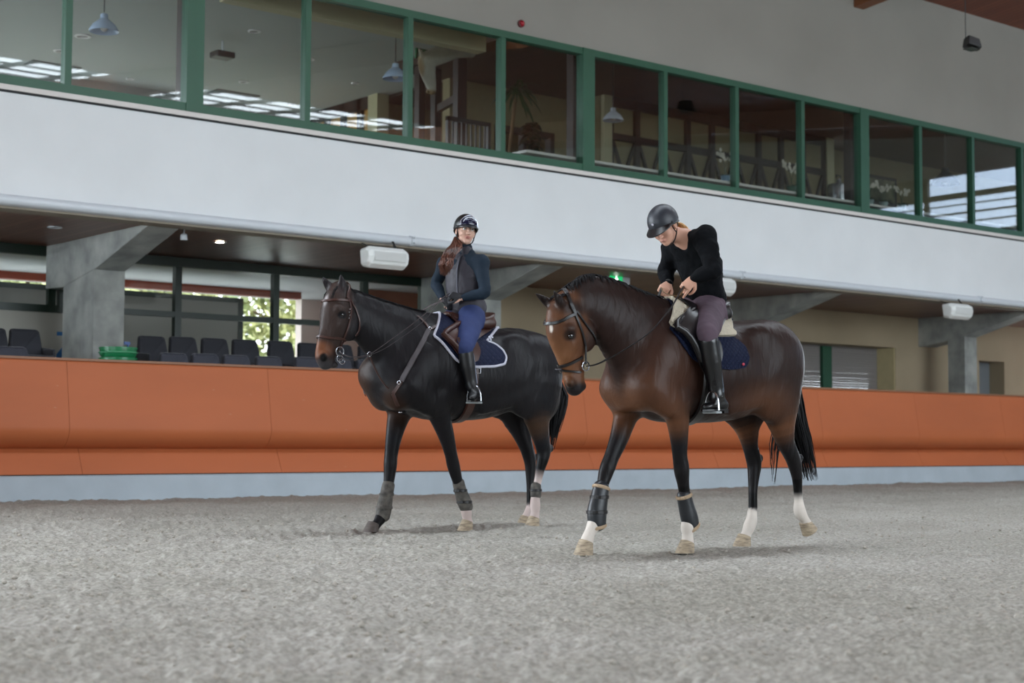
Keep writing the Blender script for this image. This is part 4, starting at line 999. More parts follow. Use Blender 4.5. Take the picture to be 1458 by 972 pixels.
# ---------------------------------------------------------------- bay horse (nearer, right)
YB = 7.23
PB = sgn_pts(YB)
def bayhorse():
    body = (.020, .0098, .0078); brown = (.105, .044, .021); dark = (.016, .010, .009); blk = (.007, .006, .0065); wh = (.62, .56, .50); tanb = (.17, .075, .034)
    f = Field()
    # trunk
    T = [(6.93, 1.13, .13, .15), (7.02, 1.13, .20, .26), (7.15, 1.19, .245, .365), (7.35, 1.175, .27, .36), (7.60, 1.155, .29, .335), (7.85, 1.175, .29, .325), (8.05, 1.22, .28, .30), (8.17, 1.235, .25, .26), (8.25, 1.24, .19, .20)]
    f.tube([(x, YB, z, a, b) for x, z, a, b in T], .05, c=body)
    f.tube([(7.05, YB, 1.53, .04, .04), (7.2, YB, 1.555, .045, .045), (7.4, YB, 1.51, .05, .04)], .06, c=dark)
    # neck
    Nk = [(7.12, 1.25, .20, .33), (6.97, 1.35, .155, .29), (6.82, 1.44, .125, .235), (6.68, 1.505, .10, .185), (6.56, 1.535, .082, .145), (6.47, 1.53, .075, .11)]
    f.tube([(x, YB, z, a, b) for x, z, a, b in Nk], .06, c=body)
    f.tube([(*PB(805, 424), .03, .03), (*PB(835, 401), .035, .035), (*PB(868, 408), .04, .04), (*PB(905, 424), .04, .04), (*PB(940, 437), .04, .04)], .05, c=dark)
    # head
    H = [(*PB(808, 430), .075, .085), (*PB(805, 447), .095, .130), (*PB(807, 468), .102, .145), (*PB(810, 488), .082, .130), (*PB(812, 508), .062, .10), (*PB(816, 526), .052, .080), (*PB(817, 541), .053, .072), (*PB(818, 552), .050, .056)]
    f.tube(H, .03, c=brown)
    for s in (1, -1):
        q = PB(834, 478, .050*s); f.ell(q, (.085, .036, .10), .022, col=body)            # jowl
        q = PB(812, 468, .085*s); f.ell(q, (.04, .025, .03), .02, col=body)              # brow
        q = PB(808, 500, .055*s); f.tube([(*PB(815, 490, .068*s), .012, .018), (*PB(808, 508, .050*s), .008, .012)], .035, c=brown)
        f.ell(PB(812, 545, .038*s), (.028, .022, .028), .03, col=dark)                     # nostril rim
        f.ell(PB(811, 550, .058*s), (.013, .018, .016), .01, neg=True, col=(.004, .003, .003))
        f.dot(PB(813, 478, .1*s), (.045, .05, .035), dark)
    f.ell(PB(828, 550), (.026, .034, .024), .03, col=dark)                                 # chin
    f.dot(PB(818, 556), (.09, .1, .05), (.012, .010, .011), soft=.5)
    f.dot(PB(806, 440), (.11, .14, .05), dark, soft=.5)
    f.dot(PB(790, 520), (.10, .14, .14), tanb, soft=.7)
    f.dot(PB(817, 556), (.09, .1, .045), (.012, .010, .011), soft=.4)
    f.dot(PB(783, 468, .02), (.02, .014, .030), wh, soft=.25)
    for s in (1, -1): f.dot(PB(811, 550, .056*s), (.016, .02, .018), (.003, .003, .003), soft=.4)
    # ears
    for (b0, t0, s) in (((803, 438), (788, 413), .05), ((793, 440), (762, 417), -.05)):
        b = np.array(PB(*b0, s)); t = np.array(PB(*t0, s*1.5))
        f.tube([(*b, .026, .030), (*(b*.6+t*.4), .028, .032), (*(b*.25+t*.75), .017, .019), (*t, .004, .004)], .015, side=(.77, -.64, 0), c=dark)
        m_ = b*.5+t*.5; f.ell(m_+np.array([-.022, -.018, .0]), (.016, .014, .05), .008, neg=True, col=blk)
    # shoulders, breast and quarters
    for s in (1, -1):
        f.tube([(7.22, YB-.13*s, 1.42, .06, .12), (7.06, YB-.19*s, 1.22, .07, .13), (6.95, YB-.16*s, 1.03, .08, .11)], .08, c=body)
        f.tube([(6.93, YB-.16*s, 1.03, .075, .09), (7.03, YB-.19*s, .94, .07, .09), (7.12, YB-.18*s, .91, .05, .07)], .09, c=brown)
        f.ell((6.93, YB-.06*s, 1.02), (.08, .10, .12), .09, col=brown)
        f.ell((8.10, YB-.125*s, 1.25), (.26, .14, .25), .08, R=None, col=body)
        f.ell((8.05, YB-.17*s, 1.02), (.19, .10, .20), .06, col=body)
        f.ell((8.18, YB-.12*s, 1.05), (.15, .11, .26), .07, col=body)
        f.ell((7.90, YB-.17*s, 1.40), (.10, .06, .06), .10, col=body)                     # point of hip
    # legs: (px, py, lateral, ru, rv, colour)
    def leg(rows, k=.04):
        f.tube([(*PB(a, b, l), ru, rv, *c) for a, b, l, ru, rv, c in rows], k)
    leg([(962, 570, .16, .075, .11, body), (965, 598, .155, .064, .082, brown), (967, 625, .145, .052, .062, dark), (968, 648, .135, .045, .05, blk), (970, 663, .13, .049, .052, blk), (971, 674, .13, .046, .049, blk), (973, 690, .125, .036, .040, blk),
         (977, 720, .12, .031, .036, blk), (979, 740, .12, .034, .04, wh), (979, 750, .12, .042, .046, wh), (979, 761, .12, .034, .037, wh), (979, 771, .12, .040, .042, wh), (978, 776, .12, .038, .04, wh)])
    leg([(900, 565, -.15, .085, .10, body), (889, 598, -.155, .066, .080, brown), (881, 625, -.145, .055, .064, dark), (871, 650, -.135, .046, .051, blk), (866, 663, -.13, .049, .051, blk), (862, 675, -.13, .045, .047, blk), (858, 690, -.125, .036, .039, blk),
         (852, 715, -.12, .032, .037, blk), (848, 735, -.12, .036, .042, wh), (845, 748, -.12, .042, .046, wh), (840, 758, -.12, .034, .037, wh), (836, 769, -.12, .040, .042, wh), (835, 775, -.12, .038, .04, wh)])
    leg([(1048, 545, -.15, .11, .17, body), (1058, 588, -.15, .085, .135, dark), (1064, 610, -.14, .066, .098, brown), (1068, 634, -.13, .048, .062, dark), (1072, 650, -.13, .046, .060, blk), (1074, 662, -.13, .044, .056, blk), (1073, 680, -.125, .036, .043, blk),
         (1072, 700, -.12, .029, .034, blk), (1072, 722, -.12, .029, .035, blk), (1071, 728, -.12, .030, .036, wh), (1070, 740, -.12, .037, .042, wh), (1067, 749, -.12, .040, .045, wh), (1063, 759, -.12, .033, .036, wh), (1060, 766, -.12, .039, .041, wh)])
    leg([(1108, 530, .15, .12, .20, body), (1110, 572, .15, .10, .155, body), (1113, 602, .145, .078, .108, brown), (1119, 630, .14, .054, .068, dark), (1128, 650, .13, .048, .056, blk), (1132, 663, .13, .044, .050, blk), (1135, 680, .125, .034, .039, blk),
         (1136, 700, .12, .028, .032, blk), (1137, 712, .12, .029, .033, wh), (1138, 724, .12, .039, .043, wh), (1140, 731, .12, .041, .042, wh), (1145, 739, .12, .033, .034, wh), (1148, 745, .12, .038, .038, wh)])
    for (px, py, l, r) in ((1082, 652, -.13, (.026, .022, .03)), (1139, 652, .13, (.026, .022, .03))): f.ell(PB(px, py, l), r, .02, col=blk)
    # groin and flank hollows
    for s in (1, -1):
        f.ell((7.86, YB-.33*s, 1.27), (.10, .045, .12), .07, neg=True, col=body)
        f.tube([(7.60, YB-.20*s, .92, .03, .05), (7.85, YB-.22*s, .98, .03, .05), (7.98, YB-.20*s, 1.05, .03, .05)], .06, c=body)
        f.dot((6.92, YB-.18*s, 1.0), (.16, .15, .12), brown, soft=.7)
        f.dot((7.9, YB-.22*s, .95), (.25, .12, .12), (.075, .032, .017), soft=.9)
        f.dot((7.02, YB-.2*s, 1.1), (.2, .14, .2), (.06, .027, .017), soft=.9)
    f.dot((7.6, YB, 1.6), (.95, .16, .14), dark, soft=.8)
    me = f.mesh('bay_horse_body', .0085, 3); f.colour(me)
    r_ = empty('horse', (7.6, YB, 0)); tag(r_, 'bay horse with white socks and lowered head carrying the rider in the black sweater', 'horse')
    link_mesh('body', me, M['coat_bay'], r_, True)
    for s in (1, -1):
        q = np.array(PB(813, 478, .092*s)); MB().sphere(q, (.020, .014, .019), 16).build('eye', M['eye'], r_, True)
    lat = (0, 1, 0)
    for (pc, l, m_, fw) in (((979, 772), .12, M['hoof'], (-1, 0, 0)), ((835, 771), -.12, M['hoof'], (-1, 0, 0)), ((1060, 765), -.12, M['hoof'], (-1, 0, 0))):
        c = np.array(PB(*pc, l)); s_ = c.copy(); s_[0] -= .025; s_[2] = -.006; c[2] = max(c[2], .06); hoof(c, s_, lat, m_, r_)
    c = np.array(PB(1147, 743, .12)); hoof(c, c+np.array([.045, 0, -.062]), lat, M['hoof'], r_, .054, (-.8, 0, -.6))
    return r_, f, me
bay, bay_f, bay_me = bayhorse()
bay_bvh = bvh_of(bay_me)
# ---------------------------------------------------------------- dark horse (farther, left)
YD = 10.05
PD = sgn_pts(YD)
def darkhorse():
    body = (.0100, .0090, .0105); brown = (.035, .018, .012); hb = (.040, .026, .022); blk = (.007, .0065, .0075); wh = (.55, .45, .42); tanb = (.16, .062, .030)
    f = Field()
    T = [(7.02, 1.17, .14, .16), (7.12, 1.18, .22, .27), (7.28, 1.24, .26, .36), (7.47, 1.25, .28, .395), (7.75, 1.22, .30, .365), (8.0, 1.235, .30, .35), (8.25, 1.30, .285, .325), (8.42, 1.32, .26, .28), (8.53, 1.30, .2, .22)]
    f.tube([(x, YD, z, a, b) for x, z, a, b in T], .05, c=body)
    f.tube([(7.36, YD, 1.62, .04, .04), (7.52, YD, 1.645, .045, .045), (7.7, YD, 1.58, .05, .04)], .06, c=body)
    Nk = [(*PD(618, 513), .20, .33), (*PD(588, 500), .165, .30), (*PD(556, 482), .135, .25), (*PD(530, 464), .105, .195), (*PD(511, 449), .082, .15), (*PD(501, 438), .075, .115)]
    f.tube(Nk, .06, c=body)
    f.tube([(*PD(498, 418), .03, .03), (*PD(530, 430), .035, .035), (*PD(565, 442), .04, .04), (*PD(600, 452), .04, .04), (*PD(624, 457), .04, .04)], .05, c=blk)
    H = [(*PD(484, 414), .078, .08), (*PD(481, 430), .096, .115), (*PD(479, 448), .104, .130), (*PD(477, 466), .086, .128), (*PD(470, 484), .066, .105), (*PD(465, 498), .056, .090), (*PD(463, 509), .056, .082), (*PD(464, 517), .050, .060)]
    f.tube(H, .03, c=hb)
    for s in (1, -1):
        f.ell(PD(497, 466, .052*s), (.095, .038, .105), .022, col=body)
        f.ell(PD(483, 440, .09*s), (.042, .025, .03), .02, col=hb)
        f.tube([(*PD(480, 462, .07*s), .012, .018), (*PD(471, 480, .052*s), .008, .012)], .035, c=hb)
        f.ell(PD(461, 507, .040*s), (.032, .024, .034), .03, col=(.03, .028, .03))
        f.dot(PD(487, 448, .1*s), (.04, .05, .03), blk)
    f.ell(PD(458, 509, .062), (.020, .022, .026), .008, neg=True, col=(.003, .003, .003))
    f.ell(PD(455, 509, -.058), (.020, .018, .028), .008, neg=True, col=(.003, .003, .003))
    f.ell(PD(475, 519), (.035, .035, .028), .02, col=(.03, .028, .03))
    f.dot(PD(452, 497), (.10, .12, .06), tanb, soft=.5)
    f.dot(PD(463, 521), (.10, .12, .05), (.045, .042, .045), soft=.5)
    f.dot(PD(466, 430, .01), (.03, .022, .05), (.35, .33, .33), soft=.5)
    f.dot(PD(461, 509, .060), (.028, .03, .034), (.003, .003, .003), soft=.3)
    for (b0, t0, s) in (((490, 418), (485, 390), .05), ((474, 416), (459, 394), -.05)):
        b = np.array(PD(*b0, s)); t = np.array(PD(*t0, s*1.3))
        f.tube([(*b, .030, .034), (*(b*.6+t*.4), .032, .036), (*(b*.25+t*.75), .020, .022), (*t, .004, .004)], .015, side=(.77, -.64, 0), c=blk)
        m_ = b*.5+t*.5; f.ell(m_+np.array([-.022, -.020, .0]), (.018, .016, .055), .008, neg=True, col=(.05, .04, .045))
    for s in (1, -1):
        f.tube([(7.52, YD-.13*s, 1.50, .06, .12), (7.33, YD-.20*s, 1.30, .07, .14), (7.12, YD-.19*s, 1.10, .09, .12)], .06, c=body)
        f.tube([(7.08, YD-.17*s, 1.10, .085, .10), (7.26, YD-.20*s, .98, .07, .09), (7.36, YD-.19*s, .95, .05, .07)], .09, c=body)
        f.ell((7.05, YD-.10*s, 1.06), (.10, .10, .13), .07, col=brown)
        f.ell((8.42, YD-.135*s, 1.30), (.26, .15, .27), .06, col=body)
        f.ell((8.28, YD-.17*s, 1.08), (.20, .10, .20), .06, col=body)
        f.ell((8.50, YD-.13*s, 1.08), (.15, .12, .22), .06, col=body)
        f.ell((8.14, YD-.18*s, 1.50), (.10, .06, .06), .10, col=body)
    # breast swelling to the far side
    f.ell((6.98, YD+.10, 1.20), (.13, .14, .15), .06, col=brown)
    def leg(rows, k=.04):
        f.tube([(*PD(a, b, l), ru, rv, *c) for a, b, l, ru, rv, c in rows], k)
    leg([(576, 566, -.15, .09, .12, brown), (567, 594, -.155, .07, .095, brown), (561, 620, -.145, .056, .070, body), (557, 646, -.135, .049, .055, blk), (556, 660, -.13, .050, .055, blk), (555, 672, -.13, .045, .049, blk), (553, 690, -.125, .037, .042, blk),
         (549, 710, -.12, .034, .040, blk), (545, 728, -.12, .038, .044, blk), (542, 737, -.12, .044, .048, blk), (537, 745, -.12, .036, .038, blk), (532, 751, -.12, .042, .044, blk)])
    leg([(618, 566, .16, .09, .13, body), (627, 594, .155, .066, .092, body), (636, 622, .145, .054, .066, body), (642, 646, .135, .046, .052, blk), (645, 660, .13, .049, .053, blk), (648, 672, .13, .045, .049, blk), (652, 687, .125, .037, .041, blk),
         (657, 705, .12, .032, .037, blk), (662, 722, .12, .036, .042, wh), (664, 729, .12, .042, .045, wh), (665, 737, .12, .034, .037, wh), (666, 743, .12, .040, .042, wh)])
    leg([(728, 555, -.15, .12, .20, body), (733, 590, -.15, .086, .14, body), (741, 613, -.14, .066, .090, body), (749, 635, -.13, .050, .066, blk), (753, 648, -.13, .047, .060, blk), (755, 660, -.13, .044, .052, blk), (755, 678, -.125, .034, .040, blk),
         (755, 695, -.12, .029, .034, blk), (756, 714, -.12, .034, .040, blk), (756, 722, -.12, .040, .044, wh), (752, 730, -.12, .033, .036, wh), (749, 737, -.12, .039, .041, wh)])
    leg([(768, 545, .16, .13, .20, body), (763, 577, .15, .10, .155, body), (766, 603, .145, .076, .106, (.045, .024, .014)), (771, 626, .14, .056, .076, body), (774, 640, .13, .050, .068, blk), (773, 652, .13, .045, .056, blk), (769, 668, .125, .036, .041, blk),
         (766, 684, .12, .029, .034, wh), (763, 700, .12, .029, .035, wh), (762, 712, .12, .036, .042, wh), (762, 720, .12, .041, .044, wh), (762, 729, .12, .034, .037, wh), (761, 737, .12, .040, .042, wh)])
    for (px, py, l, r) in ((764, 650, -.13, (.026, .022, .03)), (784, 638, .13, (.030, .022, .034))): f.ell(PD(px, py, l), r, .02, col=blk)
    for s in (1, -1):
        f.ell((8.10, YD-.34*s, 1.34), (.10, .045, .12), .07, neg=True, col=body)
        f.tube([(7.80, YD-.20*s, .96, .03, .05), (8.05, YD-.22*s, 1.02, .03, .05), (8.2, YD-.20*s, 1.10, .03, .05)], .06, c=body)
    me = f.mesh('dark_horse_body', .0085, 3); f.colour(me)
    r_ = empty('horse', (7.8, YD, 0)); tag(r_, 'dark brown horse with raised head carrying the rider in the padded vest', 'horse')
    link_mesh('body', me, M['coat_dark'], r_, True)
    for s in (1, -1):
        MB().sphere(np.array(PD(487, 448, .092*s)), (.021, .014, .020), 16).build('eye', M['eye'], r_, True)
    for (pc, l, m_, dz) in (((532, 750), -.12, M['hoofd'], 0), ((666, 742), .12, M['hoof'], 0), ((749, 736), -.12, M['hoof'], 0), ((761, 737), .12, M['hoof'], 0)):
        c = np.array(PD(*pc, l)); s_ = c.copy(); s_[0] -= .025; s_[2] = -.006; c[2] = max(c[2], .06); hoof(c, s_, (0, 1, 0), m_, r_)
    return r_, f, me
dark_h, dark_f, dark_me = darkhorse()
dark_bvh = bvh_of(dark_me)
# ================================================================ tack
M['leather'] = mat('black_leather', '100E10', .35, spec=.5)
M['leather_br'] = mat('brown_leather', '3A1E16', .38, noise=.15, nscale=12)
M['leather_hl'] = mat('worn_brown_leather', '6B3E30', .4, noise=.2, nscale=12)
M['steel'] = mat('polished_steel', 'B9BCC2', .22, metal=1.)
M['fleece'] = mat('cream_fleece', 'DCD2BC', .95, noise=.08, nscale=60, bump=1., bscale=160)
M['fleece_tan'] = mat('tan_fleece', 'C8AE90', .95, noise=.08, nscale=60, bump=1., bscale=160)
def hit(bvh, px, py):
    d = Vector(ray(px, py)).normalized(); l, n, i, t = bvh.ray_cast(Vector(CAM), d)
    if l is None: return None
    return l, (n if n.dot(d) < 0 else -n)
def smooth_path(P, n):
    P = [Vector(p) for p in P]; Q = catmull([list(p) for p in P], 8); Q = np.array(Q)
    L = np.concatenate([[0], np.cumsum(np.linalg.norm(np.diff(Q, axis=0), axis=1))]); t = np.linspace(0, L[-1], n)
    return [Vector([np.interp(a, L, Q[:, k]) for k in range(3)]) for a in t]
def ribbon(mb, P, Nn, w, th, closed=False, mi=0):
    n = len(P); vs = []
    for i in range(n):
        t = (P[(i+1) % n]-P[i-1]) if closed else (P[min(i+1, n-1)]-P[max(i-1, 0)])
        t.normalize(); nn = (Nn[i]-t*Nn[i].dot(t)).normalized(); b = t.cross(nn).normalized(); ww = w[i] if hasattr(w, '__len__') else w
        vs += [P[i]-b*ww/2, P[i]+b*ww/2, P[i]+b*ww/2*.8+nn*th, P[i]-b*ww/2*.8+nn*th]
    fs = []
    for i in range(n if closed else n-1):
        j = (i+1) % n
        for k in range(4): fs.append((4*i+k, 4*i+(k+1) % 4, 4*j+(k+1) % 4, 4*j+k))
    if not closed: fs += [(0, 1, 2, 3)[::-1], tuple(range(4*n-4, 4*n))]
    mb.add(vs, fs, mi)
def on_skin(bvh, P, off):
    Q = []; Nn = []
    for p in P:
        l, n, i, d = bvh.find_nearest(Vector(p)); Q.append(l+n*off); Nn.append(n)
    return Q, Nn
def strap(bvh, pix, w, Y0, both=True, off=.006, th=.005, n=22, name='strap', m=None, parent=None, full=False):
    """strap lying on the coat: traced on the visible side, mirrored to the far side"""
    P = []
    for q in pix:
        if len(q) == 3 and not isinstance(q, Vector): P.append(Vector(q)) ; continue
        h = hit(bvh, *q)
        if h: P.append(h[0])
    P = smooth_path(P, n); res = []
    for s in ((1, -1) if both else (1,)):
        A = [Vector((p.x, Y0+s*(p.y-Y0), p.z)) for p in P]
        Q, Nn = on_skin(bvh, A, off); Q = smooth_path(Q, n); mb = MB(); ribbon(mb, Q, Nn, w, th); mb.build(name, m, parent, False); res.append(Q)
    return res
def wrap_pt(bvh, X, phi, Y0, zc=1.15, off=0.):
    s, c = math.sin(phi), math.cos(phi); rr = .52 if c < 0 else 1.2; o = Vector((X, Y0-s*rr, zc+c*rr)); d = Vector((0, s, -c))
    l, n, i, t = bvh.ray_cast(o, d)
    if l is None: l = Vector((X, Y0-s*.3, zc+c*.3)); n = -d
    if n.dot(d) > 0: n = -n
    return l+n*off
def plane_curve(pix, Y0, l=.27, zc=1.15):
    out = []
    for (px, py) in pix:
        p = onY(px, py, Y0-l); out.append((p[0], math.atan2(l, p[2]-zc)))
    return out
def resample(c, n):
    c = np.array(c); L = np.concatenate([[0], np.cumsum(np.linalg.norm(np.diff(c, axis=0), axis=1))]); t = np.linspace(0, L[-1], n)
    return np.stack([np.interp(t, L, c[:, 0]), np.interp(t, L, c[:, 1])], 1)
def sheet(bvh, front, back, Y0, zc, off, name, m, parent, nu=26, nv=24, th=.012, sides=(1, -1), edge=None, edge_m=None, ew=.008, quilt=0.):
    """blanket lying over the body between a front and a back edge, given as (X, angle) curves"""
    Fc = resample(front, nv); Bc = resample(back, nv)
    for s in sides:
        V = []
        for j in range(nv):
            for i in range(nu):
                u = i/(nu-1); x = Fc[j, 0]*(1-u)+Bc[j, 0]*u; ph = Fc[j, 1]*(1-u)+Bc[j, 1]*u
                V.append(wrap_pt(bvh, x, s*ph, Y0, zc, off))
        fs = [(j*nu+i, j*nu+i+1, (j+1)*nu+i+1, (j+1)*nu+i) for j in range(nv-1) for i in range(nu-1)]
        V2 = [Vector(v) for v in V]
        for _ in range(3):
            W_ = [v.copy() for v in V2]
            for j in range(1, nv-1):
                for i in range(1, nu-1): V2[j*nu+i] = (W_[j*nu+i-1]+W_[j*nu+i+1]+W_[(j-1)*nu+i]+W_[(j+1)*nu+i])/4
        cen = [Vector((v.x, Y0, min(v.z, zc+.1))) for v in V2]
        O = [v+(v-c).normalized()*th for v, c in zip(V2, cen)]; N_ = len(V2)
        rim = [i for i in range(nu)] + [j*nu+nu-1 for j in range(1, nv)] + [(nv-1)*nu+i for i in range(nu-2, -1, -1)] + [j*nu for j in range(nv-2, 0, -1)]
        fs2 = fs + [tuple(N_+k for k in f[::-1]) for f in fs] + [(rim[k], rim[(k+1) % len(rim)], N_+rim[(k+1) % len(rim)], N_+rim[k]) for k in range(len(rim))]
        mb = MB(); mb.add(V2+O, fs2); o = mb.build(name, m, parent, True)
        if edge:
            r2 = [j*nu for j in range(0, nv)] + [(nv-1)*nu+i for i in range(1, nu)] + [j*nu+nu-1 for j in range(nv-2, -1, -1)]
            P = smooth_path([(V2[k]+O[k])/2 for k in r2], 90); MB().tube(P, ew, 8).build(edge, edge_m, parent, True)
def quilt_mat(name, c, sc=1.0):
    m = mat(name, c, .75, spec=.2); nt = m.node_tree; N = nt.nodes; L = nt.links; b = N['Principled BSDF']
    sx = N.new('ShaderNodeSeparateXYZ'); L.new(N['Texture Coordinate'].outputs['Object'], sx.inputs[0]); hs = []
    for sg in (1, -1):
        a = N.new('ShaderNodeMath'); a.operation = 'MULTIPLY_ADD'; L.new(sx.outputs[2], a.inputs[0]); a.inputs[1].default_value = sg; L.new(sx.outputs[0], a.inputs[2])
        s_ = N.new('ShaderNodeMath'); s_.operation = 'MULTIPLY'; L.new(a.outputs[0], s_.inputs[0]); s_.inputs[1].default_value = 55*sc
        q = N.new('ShaderNodeMath'); q.operation = 'SINE'; L.new(s_.outputs[0], q.inputs[0]); ab = N.new('ShaderNodeMath'); ab.operation = 'ABSOLUTE'; L.new(q.outputs[0], ab.inputs[0]); hs.append(ab)
    mi = N.new('ShaderNodeMath'); mi.operation = 'MINIMUM'; L.new(hs[0].outputs[0], mi.inputs[0]); L.new(hs[1].outputs[0], mi.inputs[1])
    pw = N.new('ShaderNodeMath'); pw.operation = 'POWER'; pw.inputs[1].default_value = .5; L.new(mi.outputs[0], pw.inputs[0])
    bp = N.new('ShaderNodeBump'); bp.inputs['Strength'].default_value = 1; bp.inputs['Distance'].default_value = .005; L.new(pw.outputs[0], bp.inputs['Height']); L.new(bp.outputs[0], b.inputs['Normal'])
    return m
M['pad_navy'] = quilt_mat('quilted_navy_cotton', '131A33'); M['pad_blue'] = quilt_mat('quilted_dark_blue_cotton', '0F1832', 1.6)
M['binding'] = mat('silver_grey_binding', 'B5B5C2', .5)

def pad_set(bvh, Y0, zc, front_px, back_px, xf, xb, off, **k):
    fr = [(xf, 0.)] + plane_curve(front_px, Y0, .27, zc); bk = [(xb, 0.)] + plane_curve(back_px, Y0, .27, zc)
    sheet(bvh, fr, bk, Y0, zc, off, **k)

# ---- bay horse: pad, fleece, saddle
r_ = empty('saddle_pad', (7.55, YB, 1.52)); tag(r_, 'dark blue quilted saddle pad without binding on the bay horse', 'saddle pad')
pad_set(bay_bvh, YB, 1.15, [(962, 452), (967, 475), (974, 493), (986, 510), (1000, 519), (1022, 524)], [(1042, 460), (1053, 475), (1061, 492), (1063, 510), (1058, 523), (1040, 527), (1023, 525)], 7.24, 7.86, .004, name='quilted_panel', m=M['pad_blue'], parent=r_)
h_ = hit(bay_bvh, 1055, 519)
MB().sphere(h_[0]+h_[1]*.022, (.012, .006, .010), 10).build('emblem', mat('red_thread', 'B0354A', .6), r_, True)
r_ = empty('half_pad', (7.55, YB, 1.54)); tag(r_, 'cream fleece half pad showing before and behind the black saddle', 'half pad')
pad_set(bay_bvh, YB, 1.15, [(962, 440), (965, 452), (972, 465), (985, 471), (1005, 474)], [(1050, 455), (1054, 464), (1050, 472), (1030, 473), (1007, 474)], 7.27, 7.80, .016, name='fleece_panel', m=M['fleece'], parent=r_, th=.026, nv=16)
def saddle(Y0, bvh, x0, zt, lab, m, m2, flap_f, flap_b, zc=1.15):
    r_ = empty('saddle', (x0+.22, Y0, zt+.02)); tag(r_, lab, 'saddle')
    sf = Field()
    sf.tube([(x0, Y0, zt+.035, .05, .03), (x0+.07, Y0, zt+.02, .075, .035), (x0+.18, Y0, zt-.005, .11, .04), (x0+.30, Y0, zt+.005, .145, .045), (x0+.38, Y0, zt+.045, .13, .03), (x0+.41, Y0, zt+.06, .10, .018)], .02)
    for s in (1, -1):
        sf.tube([(x0+.03, Y0-.07*s, zt+.0, .03, .03), (x0+.18, Y0-.10*s, zt-.035, .04, .04), (x0+.36, Y0-.11*s, zt-.02, .045, .045)], .03)
    me = sf.mesh('saddle_seat', .009, 1); link_mesh('seat', me, m, r_, True)
    fr = [(x0-.03, .10), (x0-.03, .35)] + plane_curve(flap_f, Y0, .30, zc); bk = [(x0+.34, .10), (x0+.34, .35)] + plane_curve(flap_b, Y0, .30, zc)
    sheet(bvh, fr, bk, Y0, zc, .048 if lab.startswith('black') else .032, name='flap', m=m2, parent=r_, nv=18, nu=14, th=.008)
    # knee rolls
    for s in (1, -1):
        P = [wrap_pt(bvh, x+.03, s*ph, Y0, zc, .055) for x, ph in fr[1:-1]]; MB().tube(smooth_path(P, 12), [.012]+[.022]*10+[.012], 10).build('knee_roll', m, r_, True)
    return r_
sad_b = saddle(YB, bay_bvh, 7.31, 1.555, 'black leather saddle under the rider in the black sweater', M['leather'], M['leather'], [(966, 446), (974, 466), (984, 490), (992, 513), (1001, 530)], [(1022, 470), (1026, 485), (1026, 505), (1020, 525), (1004, 533)])
sad_d = saddle(YD, dark_bvh, 7.60, 1.66, 'brown leather saddle under the rider in the padded vest', M['leather_br'], M['leather_br'], [(632, 462), (638, 476), (646, 492), (654, 508), (660, 517)], [(682, 474), (684, 488), (684, 500), (678, 514), (664, 520)], 1.22)
r_ = empty('saddle_pad', (7.85, YD, 1.62)); tag(r_, 'navy quilted saddle pad with silver-grey binding on the dark horse', 'saddle pad')
pad_set(dark_bvh, YD, 1.22, [(624, 462), (629, 478), (637, 497), (647, 512), (660, 521), (676, 523)], [(699, 472), (709, 482), (716, 497), (719, 510), (714, 520), (698, 523), (678, 523)], 7.52, 8.12, .004, name='quilted_panel', m=M['pad_navy'], parent=r_, edge='binding', edge_m=M['binding'], ew=.011)
h_ = hit(dark_bvh, 697, 484)
eb = MB(); c_ = h_[0]+h_[1]*.02
for a, b in ((0, 0), (.02, .008), (-.016, .01), (.004, -.014)): eb.sphere(c_+Vector((a, 0, b)), (.009, .004, .007), 8)
eb.build('emblem', mat('white_thread', 'D8DCE8', .6), r_, True)

# girths and stirrups
def girth(bvh, X, Y0, zc, lab, m):
    r_ = empty('girth', (X, Y0, .85)); tag(r_, lab, 'girth')
    P = [wrap_pt(bvh, X+.02*math.cos(a*2), a, Y0, zc, .006) for a in np.linspace(1.45, 2*PI-1.45, 40)]
    Nn = [(p-Vector((X, Y0, zc))).normalized() for p in P]; mb = MB(); ribbon(mb, P, Nn, .085, .014); mb.build('strap', m, r_, True)
    for s in (1, -1):
        q = wrap_pt(bvh, X, s*1.5, Y0, zc, .025); MB().tube([q+Vector((dx, 0, dz)) for dx, dz in ((-.03, -.02), (.03, -.02), (.03, .02), (-.03, .02))], .003, 6, closed=True).build('buckle', M['steel'], r_, True)
girth(bay_bvh, 7.36, YB, 1.15, 'black girth around the belly of the bay horse', M['leather'])
girth(dark_bvh, 7.66, YD, 1.22, 'brown girth around the belly of the dark horse', M['leather_br'])
def stirrup(top, foot, yaw, lab, ml, mlabel):
    """leather from top down to the iron that carries the foot (foot = centre of tread)"""
    r_ = empty('stirrup', foot); tag(r_, lab, 'stirrup')
    F_ = Vector(foot); R = Matrix.Rotation(yaw, 3, 'Z'); ir = MB()
    arch = [Vector((0, .058*math.cos(a)*(1 if abs(math.cos(a)) > .3 else .9), .012+.125*math.sin(a)**.8)) for a in np.linspace(.02, PI-.02, 17)]
    pts = [F_+R@p for p in arch]; ir.tube(pts, .006, 8)
    ir.build('iron', M['steel'], r_, True)
    ir = MB(); ir.box((F_.x-.026, F_.y-.06, F_.z-.003), (F_.x+.026, F_.y+.06, F_.z+.012), R=R, c=F_); ir.build('tread', mat('tread_grey', '8E9496', .6), r_, False, .004)
    T = Vector(top); B = F_+Vector((0, 0, .14)); Nn = Vector((0, -1 if T.y < F_.y+9 else 1, 0)); mb = MB()
    P = [T.lerp(B, t) for t in np.linspace(0, 1, 8)]; ribbon(mb, P, [Vector((.3, -1, 0)).normalized()]*8, .026, .006); mb.build('leather', ml, r_)
    return r_
